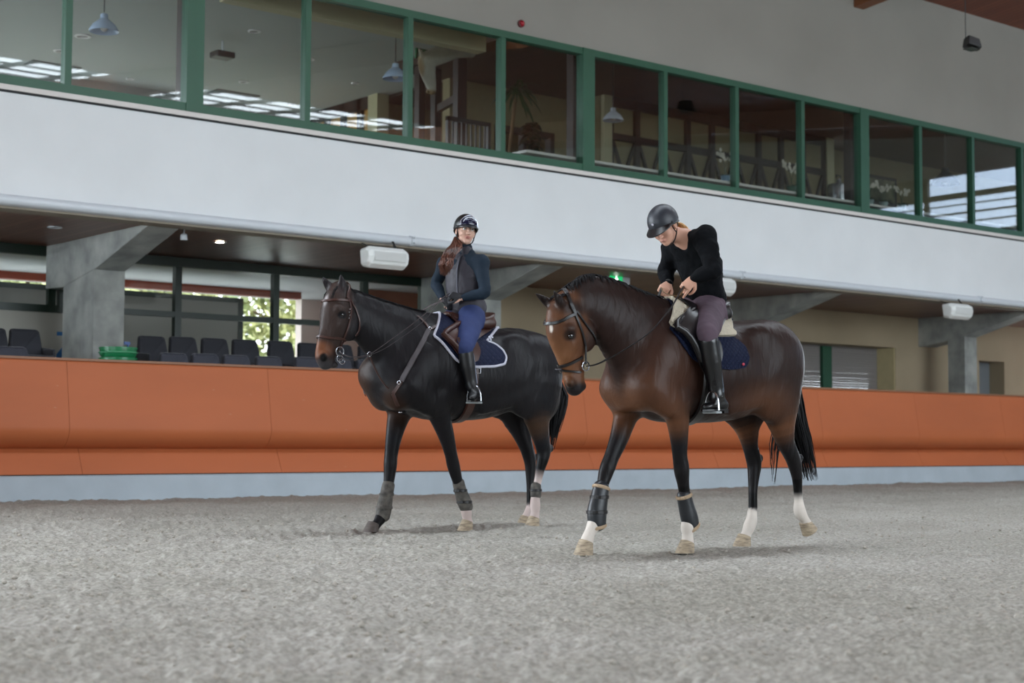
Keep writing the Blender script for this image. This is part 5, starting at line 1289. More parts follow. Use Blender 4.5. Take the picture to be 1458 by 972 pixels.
# bridles ------------------------------------------------------------------------
def ring(c, r, t, nrm, name, m, parent, n=24):
    nrm = Vector(nrm).normalized(); u = nrm.orthogonal().normalized(); v = nrm.cross(u)
    MB().tube([Vector(c)+u*r*math.cos(a)+v*r*math.sin(a) for a in np.linspace(0, 2*PI, n+1)[:-1]], t, 8, closed=True).build(name, m, parent, True)
def bridle_common(bvh, Y0, P_, lab, m, sp, wide=.016):
    r_ = empty('bridle', sp['at']); tag(r_, lab, 'bridle')
    for Q_, s_ in zip(strap(bvh, sp['cheek'], wide, Y0, name='cheekpiece', m=m, parent=r_), (1, -1)):
        e_ = Vector(P_(sp['bit'][0], sp['bit'][1]-3, sp['bl']*s_)); mb = MB(); ribbon(mb, [Q_[-2], Q_[-1], Q_[-1].lerp(e_, .5), e_], [Vector((-.2, -s_, 0))]*4, wide*.8, .005); mb.build('bit_strap', m, r_)
    strap(bvh, sp['throat'], wide*.85, Y0, name='throat_latch', m=m, parent=r_)
    def around(pix, nm, w, mm=m):
        A = [hit(bvh, *q) for q in pix]; A = [a[0] for a in A if a]
        B = [Vector((p.x, 2*Y0-p.y, p.z)) for p in A[::-1]]
        P = smooth_path(A+B, 40); Q, Nn = on_skin(bvh, P, .007); Q = smooth_path(Q, 40); mb = MB(); ribbon(mb, Q, Nn, w, .006); mb.build(nm, mm, r_)
    around(sp['brow'], 'browband', wide*1.2); around(sp['nose'], 'noseband', wide*1.25)
    if 'nose2' in sp: around(sp['nose2'], 'flash_strap', wide*.8)
    # behind-the-ears headpiece
    P = smooth_path([Vector(q) for q in sp['head']], 30); Q, Nn = on_skin(bvh, P, .007); mb = MB(); ribbon(mb, Q, Nn, wide*1.5, .006); mb.build('headpiece', m, r_)
    bits = []
    for s in (1, -1):
        c = Vector(P_(*sp['bit'], sp['bl']*s)); ring(c, sp['br'], .004, (0, 1, 0), 'bit_ring', M['steel'], r_); bits.append(c)
    MB().tube([bits[0], bits[1]], .006, 8).build('mouthpiece', M['steel'], r_, True)
    return r_, bits
bridB, bitsB = bridle_common(bay_bvh, YB, PB, 'black leather bridle on the lowered head of the bay horse', M['leather'], dict(at=PB(815, 480), cheek=[(819, 449), (824, 462), (829, 476), (833, 492), (834, 508), (833, 517)], throat=[(820, 443), (829, 456), (838, 468), (846, 480), (848, 488)],
    brow=[(819, 447), (810, 451), (799, 457), (788, 460)], nose=[(836, 503), (828, 508), (816, 515), (804, 520), (797, 521)], nose2=[(836, 527), (826, 530), (812, 528), (801, 526)],
    head=[PB(819, 447, .10), PB(812, 432, .08), PB(806, 422, .02), PB(806, 422, -.02), PB(812, 432, -.08), PB(819, 447, -.10)], bit=(834, 521), bl=.07, br=.028))
h0 = hit(bay_bvh, 800, 526)[0] if hit(bay_bvh, 800, 526) else Vector(PB(802, 527))
mb = MB(); P = [h0+Vector((-.005, -.0, 0))+Vector((-.009*k, -.004*k, -.0006*k)) for k in range(9)]; ribbon(mb, P, [Vector((0, -.3, 1)).normalized()]*9, .012, .005); mb.build('strap_end', mat('grey_leather', '5A5A60', .5), bridB)
bridD, bitsD = bridle_common(dark_bvh, YD, PD, 'brown leather bridle on the raised head of the dark horse', M['leather_br'], dict(at=PD(478, 450), cheek=[(496, 425), (499, 440), (497, 458), (493, 472), (487, 485), (485, 492)], throat=[(497, 425), (506, 440), (511, 456), (510, 470), (505, 478)],
    brow=[(496, 428), (486, 427), (475, 427), (467, 428)], nose=[(492, 484), (484, 482), (472, 481), (462, 480), (457, 479)],
    head=[PD(496, 425, .10), PD(493, 416, .07), PD(490, 409, .02), PD(490, 409, -.02), PD(493, 416, -.07), PD(496, 425, -.10)], bit=(484, 500), bl=.072, br=.034))
for s in (1, -1):
    c = Vector(PD(484, 510, .072*s)); ring(c, .026, .0035, (0, 1, 0), 'curb_ring', M['steel'], bridD); c = Vector(PD(487, 514, .074*s)); ring(c, .022, .003, (.3, 1, 0), 'curb_ring', M['steel'], bridD)
    for k in range(4): MB().sphere(Vector(PD(498-(k % 2), 440+k*4.2, .112*s)), .0075, 8).build('stud', M['steel'], bridD, True)
# reins
def rein(pix, P_, r, name, m, parent, lab=None):
    P = smooth_path([Vector(P_(a, b, l)) for a, b, l in pix], 40); mb = MB()
    mb.tube(P, r, 6, flat=.35); o = mb.build(name, m, parent, True); return o
M['rein'] = mat('black_rein_leather', '141215', .5)
M['reinb'] = mat('grey_brown_rein', '4A4244', .5)
reB = empty('reins', PB(900, 490, .2)); tag(reB, 'black reins running from the bay horse\'s bit to the bending rider\'s hands', 'reins')
HB_l = (973, 408, .13); HB_r = (942, 410, -.10)
rein([(835, 521, .08), (848, 519, .12), (868, 510, .17), (895, 494, .245), (925, 473, .285), (945, 451, .26), (958, 434, .21), (967, 418, .16), HB_l], PB, .0125, 'rein', M['rein'], reB)
rein([(835, 521, -.08), (848, 519, -.12), (868, 508, -.17), (895, 480, -.245), (922, 450, -.24), (936, 425, -.16), HB_r], PB, .0125, 'rein', M['rein'], reB)
rein([(973, 408, .13), (968, 420, .08), (955, 420, .02), (945, 416, -.05), HB_r], PB, .009, 'rein_end', mat('tan_rein_grip', '8A6F52', .6), reB)
reD = empty('reins', PD(580, 470, .2)); tag(reD, 'grey-brown reins running from the dark horse\'s bit to the gloved hands', 'reins')
rein([(485, 502, .08), (500, 508, .12), (526, 504, .19), (560, 481, .24), (590, 459, .24), (612, 441, .20), (630, 424, .10), (640, 418, .05)], PD, .010, 'rein', M['reinb'], reD)
rein([(485, 502, -.08), (500, 508, -.12), (526, 504, -.19), (560, 470, -.24), (590, 450, -.20), (612, 435, -.12), (632, 428, -.05)], PD, .010, 'rein', M['reinb'], reD)
rein([(485, 511, .08), (500, 512, .12), (540, 500, .23), (575, 478, .25), (605, 455, .22), (626, 430, .10), (640, 421, .05)], PD, .006, 'curb_rein', M['reinb'], reD)
# breastplate with running martingale on the dark horse
bp_ = empty('breastplate', PD(568, 555)); tag(bp_, 'brown leather breastplate with rings across the chest of the dark horse', 'breastplate')
strap(dark_bvh, [(625, 463), (618, 466), (611, 470)], .024, YD, name='wither_strap', m=M['leather_br'], parent=bp_)
strap(dark_bvh, [(610, 470), (600, 490), (590, 508), (580, 527), (572, 543)], .042, YD, name='shoulder_strap', m=mat('grey_elastic', '4A4548', .6), parent=bp_, off=.006, th=.009)
strap(dark_bvh, [(611, 469), (603, 458), (594, 450)], .022, YD, name='neck_strap', m=M['leather_br'], parent=bp_)
strap(dark_bvh, [(572, 543), (566, 552), (560, 560)], .03, YD, name='lower_strap', m=M['leather_br'], parent=bp_)
strap(dark_bvh, [(560, 560), (563, 568), (567, 577)], .03, YD, False, name='girth_strap', m=M['leather_br'], parent=bp_)
rein([(560, 560, .13), (550, 550, .14), (540, 536, .15), (532, 520, .16), (527, 508, .19)], PD, .010, 'martingale_fork', M['leather_br'], bp_)
rein([(560, 560, -.13), (550, 550, -.14), (540, 536, -.15), (532, 520, -.16), (527, 508, -.19)], PD, .010, 'martingale_fork', M['leather_br'], bp_)
ring(PD(526, 504, .19), .017, .0035, (0, 1, .2), 'martingale_ring', M['steel'], bp_); ring(PD(526, 504, -.19), .017, .0035, (0, 1, .2), 'martingale_ring', M['steel'], bp_)
for (a, b) in ((611, 469), (569, 545), (570, 584)):
    h_ = hit(dark_bvh, a, b); 
    if h_: ring(h_[0]+h_[1]*.016, .013, .003, h_[1], 'buckle_ring', M['steel'], bp_)

# leg boots -----------------------------------------------------------------------
def leg_boot(rows, P_, m, lab, grp, fle=None, straps=0, strike=None, cat='boot', nm='tendon_boot', sm=None):
    """rows: (px, py, lateral, radius lateral, radius in-plane) from top to bottom"""
    c0 = P_(*rows[-1][:3]); r_ = empty(nm, c0); tag(r_, lab, cat, grp)
    F_ = Field(); F_.tube([(*P_(a, b, l), ru, rv) for a, b, l, ru, rv in rows], .01)
    me = F_.mesh('boot_shell', .006, 1); link_mesh('shell', me, m, r_, True)
    if fle:
        for k in (0, 1):
            R_ = np.array(rows if k == 0 else rows[::-1], float); c = np.array([*P_(*R_[0][:3])]); c1 = np.array([*P_(*R_[1][:3])]); d = (c1-c)/np.linalg.norm(c1-c)
            if k: c = c-d*.022
            F2 = Field(); u = np.array([0, 1., 0]); w = np.cross(d, u); w /= np.linalg.norm(w); ru, rv = R_[0][3]-(.004 if k == 0 else .006), R_[0][4]-(.004 if k == 0 else .008)
            q = [c+u*ru*math.cos(t)+w*rv*math.sin(t)-(d*.012*math.sin(t) if k else 0) for t in np.linspace(0, 2*PI, 25)]
            F2.tube([(*p, .0125, .0125) for p in q], .005, sub=1); me2 = F2.mesh('fleece_edge', .005, 1); link_mesh('fleece_edge', me2, fle, r_, True)
    for k in range(straps):
        t = (k+.7)/(straps+.5); i = min(int(t*(len(rows)-1)), len(rows)-2); q = t*(len(rows)-1)-i
        A = np.array(rows[i]); B = np.array(rows[i+1]); a, b, l, ru, rv = A*(1-q)+B*q; c = Vector(P_(a, b, l)); mb = MB()
        pts = [c+Vector((rv*math.cos(t2), ru*math.sin(t2), 0))*1.06 for t2 in np.linspace(0, 2*PI, 25)[:-1]]; ribbon(mb, pts, [(p-c).normalized() for p in pts], .022, .003, True); mb.build('strap', sm or M['leather'], r_)
    return r_
M['bootblk'] = mat('black_boot_shell', '1B1E22', .4, noise=.15, bump=.1, bscale=60)
M['bootgrey'] = mat('worn_grey_boot', '3F3C38', .7, noise=.35, nscale=22, color2='57534D', bump=.2, bscale=60)
gB = 'fleece-edged boots on the bay horse\'s forelegs'
leg_boot([(974, 706, .122, .045, .050), (977, 720, .12, .047, .054), (981, 735, .12, .049, .062), (984, 746, .12, .046, .058)], PB, M['bootblk'], 'black boot with fleece edges on the bay horse\'s near foreleg, the one under its shoulder', gB, M['fleece_tan'], 0)
leg_boot([(856, 694, -.122, .048, .054), (853, 710, -.12, .052, .060), (850, 728, -.12, .054, .068), (850, 745, -.12, .050, .064)], PB, M['bootblk'], 'black boot with fleece edges on the bay horse\'s leading foreleg, furthest left', gB, M['fleece_tan'], 2)
gD = 'worn grey boots on the dark horse\'s forelegs'
leg_boot([(553, 691, -.122, .046, .052), (550, 706, -.12, .047, .055), (547, 722, -.12, .052, .064), (545, 734, -.12, .050, .060)], PD, M['bootgrey'], 'worn grey-brown boot on the dark horse\'s leading foreleg', gD, None, 2, sm=M['bootgrey'])
leg_boot([(653, 688, .122, .045, .050), (656, 700, .12, .045, .052), (661, 714, .12, .050, .060), (664, 722, .12, .046, .056)], PD, M['bootgrey'], 'worn dark boot on the dark horse\'s near foreleg above the white pastern', gD, None, 2, sm=M['leather'])
leg_boot([(763, 692, .12, .038, .046), (763, 698, .12, .040, .049), (763, 704, .12, .040, .050)], PD, M['bootgrey'], 'short grey ankle boot on the dark horse\'s white hind leg', None, None, 1, nm='fetlock_boot')
MB_t = None

# manes and tails -------------------------------------------------------------------
def hair_tubes(name, m, parent, strands, n=5):
    mb = MB()
    for (P, r0) in strands:
        k = len(P); mb.tube(P, [r0*(1-.85*(i/(k-1))**2) for i in range(k)], n)
    return mb.build(name, m, parent, True)
def tail(root, pts, parent, nst, spread, r0, seed, name='tail', m=None):
    R0 = random.Random(seed); S = []; C_ = smooth_path([Vector(p) for p in pts], 12)
    for k in range(nst):
        a = R0.uniform(0, 2*PI); q = math.sqrt(R0.random()); st = []; ln = R0.uniform(.72, 1.); dx = R0.uniform(-.01, .01)
        for i, c in enumerate(C_):
            t = i/11*ln; j = t*11; i0 = min(int(j), 10); cc = C_[i0].lerp(C_[i0+1], j-i0); sp = spread[0]+(spread[1]-spread[0])*math.sin(min(1, t*1.25)*PI/2)-(spread[2]*max(0, t-.7))
            st.append(cc+Vector((math.cos(a)*q*sp*.8, math.sin(a)*q*sp, 0))+Vector((R0.uniform(-1, 1), R0.uniform(-1, 1), 0))*.004)
        S.append((st, r0*R0.uniform(.7, 1.3)))
    hair_tubes(name, m or M['hairblack'], parent, S)
tb0 = Vector((8.33, YB, 1.42))
tail(tb0, [(8.30, YB, 1.42), (8.41, YB+.0, 1.36), (8.45, YB+.02, 1.15), PB(1132, 600), PB(1143, 640), PB(1154, 685)], bay, 190, (.03, .095, .12), .009, 11)
tail(tb0, [(8.40, YB+.05, 1.34), (8.40, YB+.12, 1.1), PB(1108, 600, -.14), PB(1103, 640, -.16), PB(1101, 690, -.16)], bay, 26, (.02, .05, .12), .006, 12, 'tail_strands')
tail(tb0, [(8.56, YD, 1.52), (8.68, YD, 1.45), (8.72, YD+.01, 1.2), PD(797, 560), PD(791, 598), PD(786, 640)], dark_h, 150, (.03, .085, .2), .009, 13)
def mane(P_, crest, parent, bvh, Y0, side, seed, lng, m=None, w=.0065, nper=9):
    R0 = random.Random(seed); C_ = smooth_path([Vector(P_(a, b, 0)) for a, b in crest], 34); S = []
    top = []
    for c in C_:
        l, n, i, t = bvh.ray_cast(Vector((c.x, Y0, c.z+.4)), Vector((0, 0, -1))); top.append(l if l else c)
    for c in top:
        for k in range(nper):
            s = side if R0.random() < .7 else -side; lk = 1 if s == side else .6; x = c.x+R0.uniform(-.015, .015); L_ = lng*R0.uniform(.6, 1.1)*lk; st = []
            for i in range(6):
                t = i/5; p = Vector((x-.02*t, Y0+s*(.002+.07*math.sin(t*1.3)*L_/.12), c.z+.006-L_*t*t+.004*t)); l, n, ii, d = bvh.find_nearest(p)
                if (p-l).dot(n) < .008: p = l+n*.008
                st.append(p)
            S.append((st, w))
    hair_tubes('mane', m or M['hairblack'], parent, S, 4)
mane(PB, [(808, 420), (822, 408), (838, 401), (868, 409), (905, 424), (940, 434)], bay, bay_bvh, YB, 1, 21, .10)
mane(PD, [(496, 412), (520, 422), (545, 431), (575, 440), (605, 449)], dark_h, dark_bvh, YD, 1, 22, .07)
def forelock(P_, at, parent, n, L_, seed):
    R0 = random.Random(seed); S = []
    for k in range(n):
        c = Vector(P_(*at)); a = R0.uniform(-1, 1); st = [c+Vector((-.02-.10*t-.02*R0.random(), a*.045*(1+.4*t), .045-.5*L_*t-L_*.6*t*t)) for t in np.linspace(0, 1, 6)]; S.append((st, .006))
    hair_tubes('forelock', M['hairblack'], parent, S, 4)
forelock(PD, (487, 412, 0), dark_h, 46, .11, 31); forelock(PB, (809, 428, 0), bay, 18, .05, 32)
# ================================================================ riders
M['skin'] = attr_mat('rider_skin', .5, .35, .04, 200, None, .05, sheen=.1, nscale=30)
SK = (.60, .33, .235); SKD = (.50, .25, .17); LIP = (.45, .19, .15); BROW = (.06, .03, .02)
def frame(fwd, up):
    F_ = np.array(fwd, float); F_ /= np.linalg.norm(F_); U = np.array(up, float); U = U-F_*(U@F_); U /= np.linalg.norm(U)
    Lf = np.cross(U, F_)             # the rider's left
    return np.stack([Lf, F_, U], 1)   # columns: left, forward, up
def head_sdf(f, C, R, browc=BROW, lip=LIP, skin=SK):
    W_ = lambda a, b, c: np.array(C)+R@np.array([a, b, c])
    f.ell(W_(0, -.018, .03), (.072, .090, .086), .02, R, skin)
    f.ell(W_(0, .030, -.015), (.060, .058, .082), .02, R, skin)
    f.ell(W_(0, .035, -.070), (.043, .044, .036), .025, R, skin)
    f.ell(W_(0, .066, -.092), (.018, .016, .015), .02, R, skin)
    for s in (1, -1):
        f.ell(W_(s*.036, .056, -.030), (.024, .022, .022), .02, R, skin)
        f.ell(W_(s*.031, .094, .010), (.017, .013, .010), .008, R, skin, neg=True)
        f.ell(W_(s*.075, -.005, -.010), (.008, .019, .031), .006, R, skin); f.ell(W_(s*.084, -.002, -.006), (.006, .010, .018), .004, R, SKD, neg=True)
        f.dot(W_(s*.031, .086, .030), (.019, .02, .0045), browc, R, .4); f.dot(W_(s*.031, .082, .012), (.018, .02, .006), (.10, .05, .04), R, .5)
    f.tube([(*W_(0, .084, .018), .008, .008), (*W_(0, .096, -.008), .008, .010), (*W_(0, .106, -.026), .011, .011)], .010, c=skin)
    for s in (1, -1): f.ell(W_(s*.010, .095, -.028), (.009, .010, .008), .006, R, skin)
    f.ell(W_(0, .086, -.053), (.022, .012, .0055), .005, R, lip); f.ell(W_(0, .085, -.062), (.018, .012, .006), .005, R, lip)
    f.dot(W_(0, .095, -.0575), (.025, .02, .0105), lip, R, .35)
    f.dot(W_(0, .098, -.0575), (.021, .02, .0015), (.16, .04, .04), R, .5)
def eyes(C, R, parent):
    W_ = lambda a, b, c: Vector(np.array(C)+R@np.array([a, b, c]))
    RM = Matrix(R.tolist())
    for s in (1, -1):
        MB().sphere(W_(s*.031, .0735, .009), .0125, 14).sphere(W_(s*.031, .0835, .008), (.0055, .0032, .0055), 10, RM, 1).build('eye', [bpy.data.materials.get('eye_white') or mat('eye_white', 'D8D4D0', .2), M['eye']], parent, True)
def hand_sdf(f, wrist, d, n, side, curl=(.9, 1.1, .8), c=SK, spread=1., thumb_curl=.6, point=None):
    """d: direction wrist->knuckles, n: normal out of the back of the hand, side: +1 thumb lies towards d x n"""
    d = np.array(d, float); d /= np.linalg.norm(d); n = np.array(n, float); n = n-d*(n@d); n /= np.linalg.norm(n); w = np.cross(d, n)*side; W0 = np.array(wrist, float)
    f.tube([(*W0, .026, .019), (*(W0+d*.035), .034, .016), (*(W0+d*.075), .037, .014)], .01, side=w, c=c)
    ln = [(.040, .024, .019), (.044, .027, .020), (.041, .025, .019), (.033, .019, .017)]
    for k in range(4):
        off = (.028-.0187*k)*spread; p = W0+d*(.078-.004*abs(k-1))+w*off; ang = 0; q = [(*p, .0092, .0092)]; rr = (.0088, .0080, .0068)
        cu = curl if not (point and k == 0) else point
        for j in range(3):
            ang += cu[j]; v = d*math.cos(ang)-n*math.sin(ang); p = p+v*ln[k][j]; q.append((*p, rr[j], rr[j]))
        f.tube(q, .004, side=w, sub=2, c=c)
    # thumb from the side of the palm near its base
    p = W0+d*.022+w*.026-n*.004; q = [(*p, .013, .012)]; v = (d*.62+w*.62-n*.35); v /= np.linalg.norm(v); p = p+v*.036; q.append((*p, .0115, .0105))
    v = d*.85+w*(.35-thumb_curl*.5)-n*.45; v /= np.linalg.norm(v); p = p+v*.030; q.append((*p, .0098, .009)); v = d*.7-w*thumb_curl*.6-n*.5; v /= np.linalg.norm(v); p = p+v*.024; q.append((*p, .0078, .0072))
    f.tube(q, .006, side=w, sub=2, c=c)
def helmet(C, R, parent, mshell, mrim, lab=None, visor=.052, panel=None, trim=None, logo=None, strapm=None):
    W_ = lambda a, b, c: Vector(np.array(C)+R@np.array([a, b, c]))
    A, B, Cz = .096, .118, .106; nu, nv = 40, 14
    def rimz(az):        # az = 0 at the front
        return .030 - .062*(.5-.5*math.cos(az))**1.2
    def P_(az, t, g=0.):
        # t 0 crown .. 1 rim
        zr = rimz(az); el0 = math.asin(max(-1, min(1, (zr-.035)/Cz))); el = PI/2+(el0-PI/2)*t
        r = math.cos(el); return W_((A+g)*r*math.sin(az), -.012+(B+g)*r*math.cos(az), .035+(Cz+g)*math.sin(el))
    def shell(g, t0, t1, azs, name, m, th=.006):
        vs = []; n1 = len(azs); ts = np.linspace(t0, t1, nv)
        for t in ts:
            for az in azs: vs.append(P_(az, t, g))
        for t in ts:
            for az in azs: vs.append(P_(az, t, g-th))
        N_ = n1*nv; full = len(azs) == nu; fs = []
        for j in range(nv-1):
            for i in range(n1 if full else n1-1):
                a, b, c, d = j*n1+i, j*n1+(i+1) % n1, (j+1)*n1+(i+1) % n1, (j+1)*n1+i
                fs += [(a, b, c, d), (N_+d, N_+c, N_+b, N_+a)]
        for i in range(n1 if full else n1-1):
            for j in (0, nv-1): a, b = j*n1+i, j*n1+(i+1) % n1; fs.append((a, b, N_+b, N_+a))
        if not full:
            for j in range(nv-1):
                for i in (0, n1-1): a, b = j*n1+i, (j+1)*n1+i; fs.append((a, b, N_+b, N_+a))
        return MB().add(vs, fs).build(name, m, parent, True)
    azs = [2*PI*k/nu for k in range(nu)]
    h = shell(0, 0.001, 1, azs, 'helmet', mshell)
    par = h
    def sub(mb, name, m, smooth=True):
        return mb.build(name, m, par, smooth)
    # visor
    va = np.linspace(-1.15, 1.15, 19); top = []; bot = []
    for az in va:
        k = math.cos(az/1.15*PI/2)**.7; p0 = P_(az, .97, .002); p1 = p0+Vector(R@np.array([math.sin(az)*.3, 1, -.30]))*visor*k
        top.append((p0, p1))
    vs = []
    for (p0, p1) in top:
        up = Vector(R@np.array([0, 0, 1])); vs += [p0+up*.008, p1+up*.002, p1-up*.004, p0-up*.004]
    fs = [(4*i+k, 4*i+(k+1) % 4, 4*i+4+(k+1) % 4, 4*i+4+k) for i in range(len(top)-1) for k in range(4)] + [(0, 1, 2, 3), tuple(4*(len(top)-1)+k for k in (3, 2, 1, 0))]
    sub(MB().add(vs, fs), 'visor', mrim)
    sub(MB().tube([P_(az, 1, .001) for az in azs], .005, 8, closed=True), 'rim', mrim)
    if panel:
        pa = list(np.linspace(-.78, .78, 15)); vs = []; nn = len(pa)
        def tt(az): return .42+.30*(az/.78)**2
        ts = np.linspace(0, 1, 9)
        for t in ts:
            for az in pa: vs.append(P_(az, tt(az)+(.95-tt(az))*t, .005))
        fs = [(j*nn+i, j*nn+i+1, (j+1)*nn+i+1, (j+1)*nn+i) for j in range(8) for i in range(nn-1)]
        o = sub(MB().add(vs, fs), 'front_panel', panel); md = o.modifiers.new('thick', 'SOLIDIFY'); md.thickness = .003; md.offset = 0
        sub(MB().tube([P_(az, .95, .006) for az in (-.80,)]+[P_(az, tt(az), .006) for az in np.linspace(-.80, .80, 21)]+[P_(.80, .95, .006)], .0045, 8), 'trim', trim)
        if logo:
            lg = MB()
            for (a, t, w) in ((-.26, .70, .10), (-.02, .67, .14), (.24, .71, .10)): lg.tube([P_(a-w, t+.03, .008), P_(a, t-.02, .009), P_(a+w, t+.025, .008)], .0028, 6)
            lg.tube([P_(-.16, .80, .008), P_(0, .815, .009), P_(.16, .80, .008)], .0028, 6); sub(lg, 'lettering', logo)
    if strapm:
        for s in (1, -1):
            p1 = W_(s*.078, .035, .0); q = W_(s*.072, .012, -.058); p2 = W_(s*.076, -.045, -.01); ch = W_(s*.03, .05, -.112)
            mb = MB(); mb.tube([W_(s*.092, .03, .035), p1, q], .0042, 6, flat=.6).tube([W_(s*.09, -.055, .02), p2, q], .0042, 6, flat=.6).tube([q, W_(s*.056, .035, -.088), ch, W_(0, .052, -.118)], .006, 6, flat=.6)
            sub(mb, 'chin_strap', strapm)
    return h
def hair_strands(name, m, parent, guide, n, r0, sp, seed, wave=0.):
    R0 = random.Random(seed); C_ = smooth_path(guide, 14); S = []
    for k in range(n):
        a = R0.uniform(0, 2*PI); q = math.sqrt(R0.random()); ph = R0.uniform(0, 6); ln = R0.uniform(.8, 1); st = []
        for i in range(14):
            t = i/13*ln*13; i0 = min(int(t), 12); c = C_[i0].lerp(C_[i0+1], t-i0); w = np.interp(i/13, [0, .5, 1], sp)
            st.append(c+Vector((math.cos(a)*q*w+wave*math.sin(ph+i*.9), math.sin(a)*q*w, wave*.4*math.cos(ph+i))))
        S.append((st, r0))
    return hair_tubes(name, m, parent, S, 4)
def cloth_mesh(F_, name, h, m, parent, wr=.0, ws=14.):
    me = F_.mesh(name, h, 2)
    o = link_mesh(name, me, m, parent, True)
    if wr:
        t = bpy.data.textures.new(name+'_folds', 'CLOUDS'); t.noise_scale = 1/ws; t.noise_depth = 2
        md = o.modifiers.new('folds', 'DISPLACE'); md.texture = t; md.strength = wr; md.mid_level = .5; md.texture_coords = 'GLOBAL'
    return o
def boot_pair(P_, Y0, knee, mid, ank, toe, heel, m, parent, rk=.062, ra=.040, name='riding_boot', extras=None):
    """tall boots; points given as (px, py, lateral) for the near leg, mirrored to the far one"""
    for s in (1, -1):
        K, Md, A, T, H_ = [np.array(P_(*q)) for q in (knee, mid, ank, toe, heel)]
        def mr(p): return np.array([p[0], Y0+(p[1]-Y0)*s, p[2]])
        K, Md, A, T, H_ = map(mr, (K, Md, A, T, H_)); f = Field()
        f.tube([(*K, rk, rk*1.02), (*(K*.7+Md*.3), rk*.98, rk*1.02), (*Md, rk*.92, rk*.98), (*(Md*.45+A*.55), ra*1.12, ra*1.2), (*A, ra, ra*1.08)], .02)
        up = np.array([0, 0, 1.]); mid_f = H_*.5+T*.5
        f.tube([(*(A-up*.01), ra, ra*1.05), (*(H_+up*.028), .034, .034)], .02)
        f.tube([(*(H_+up*.03), .033, .032), (*(mid_f+up*.030), .034, .030), (*(T*.85+H_*.15+up*.024), .036, .024), (*(T+up*.020), .024, .018)], .02, side=np.cross((T-H_)/np.linalg.norm(T-H_), up))
        f.tube([(*(A-up*.0), ra*.95, ra), (*(mid_f+up*.045), .032, .028)], .02)
        me = f.mesh(name, .006, 1); b = link_mesh(name, me, m, parent, True)
        sb = MB(); dv = Vector(T-H_).normalized(); lv = dv.cross(Vector((0, 0, 1))).normalized(); h0 = Vector(H_); t0 = Vector(T)
        out = [h0-dv*.03-lv*.022, h0-dv*.03+lv*.022, h0+dv*.02+lv*.030, t0-dv*.06+lv*.038, t0+dv*.005+lv*.026, t0+dv*.018, t0+dv*.005-lv*.026, t0-dv*.06-lv*.038, h0+dv*.02-lv*.030]
        sb.prism([p-Vector((0, 0, .006)) for p in out], (0, 0, .012)); sb.prism([p-Vector((0, 0, .022)) for p in (out[0], out[1], out[2], out[8])], (0, 0, .018)); sb.build('sole', M['leather'], b)
        if extras: extras(b, s, K, Md, A, T, H_)

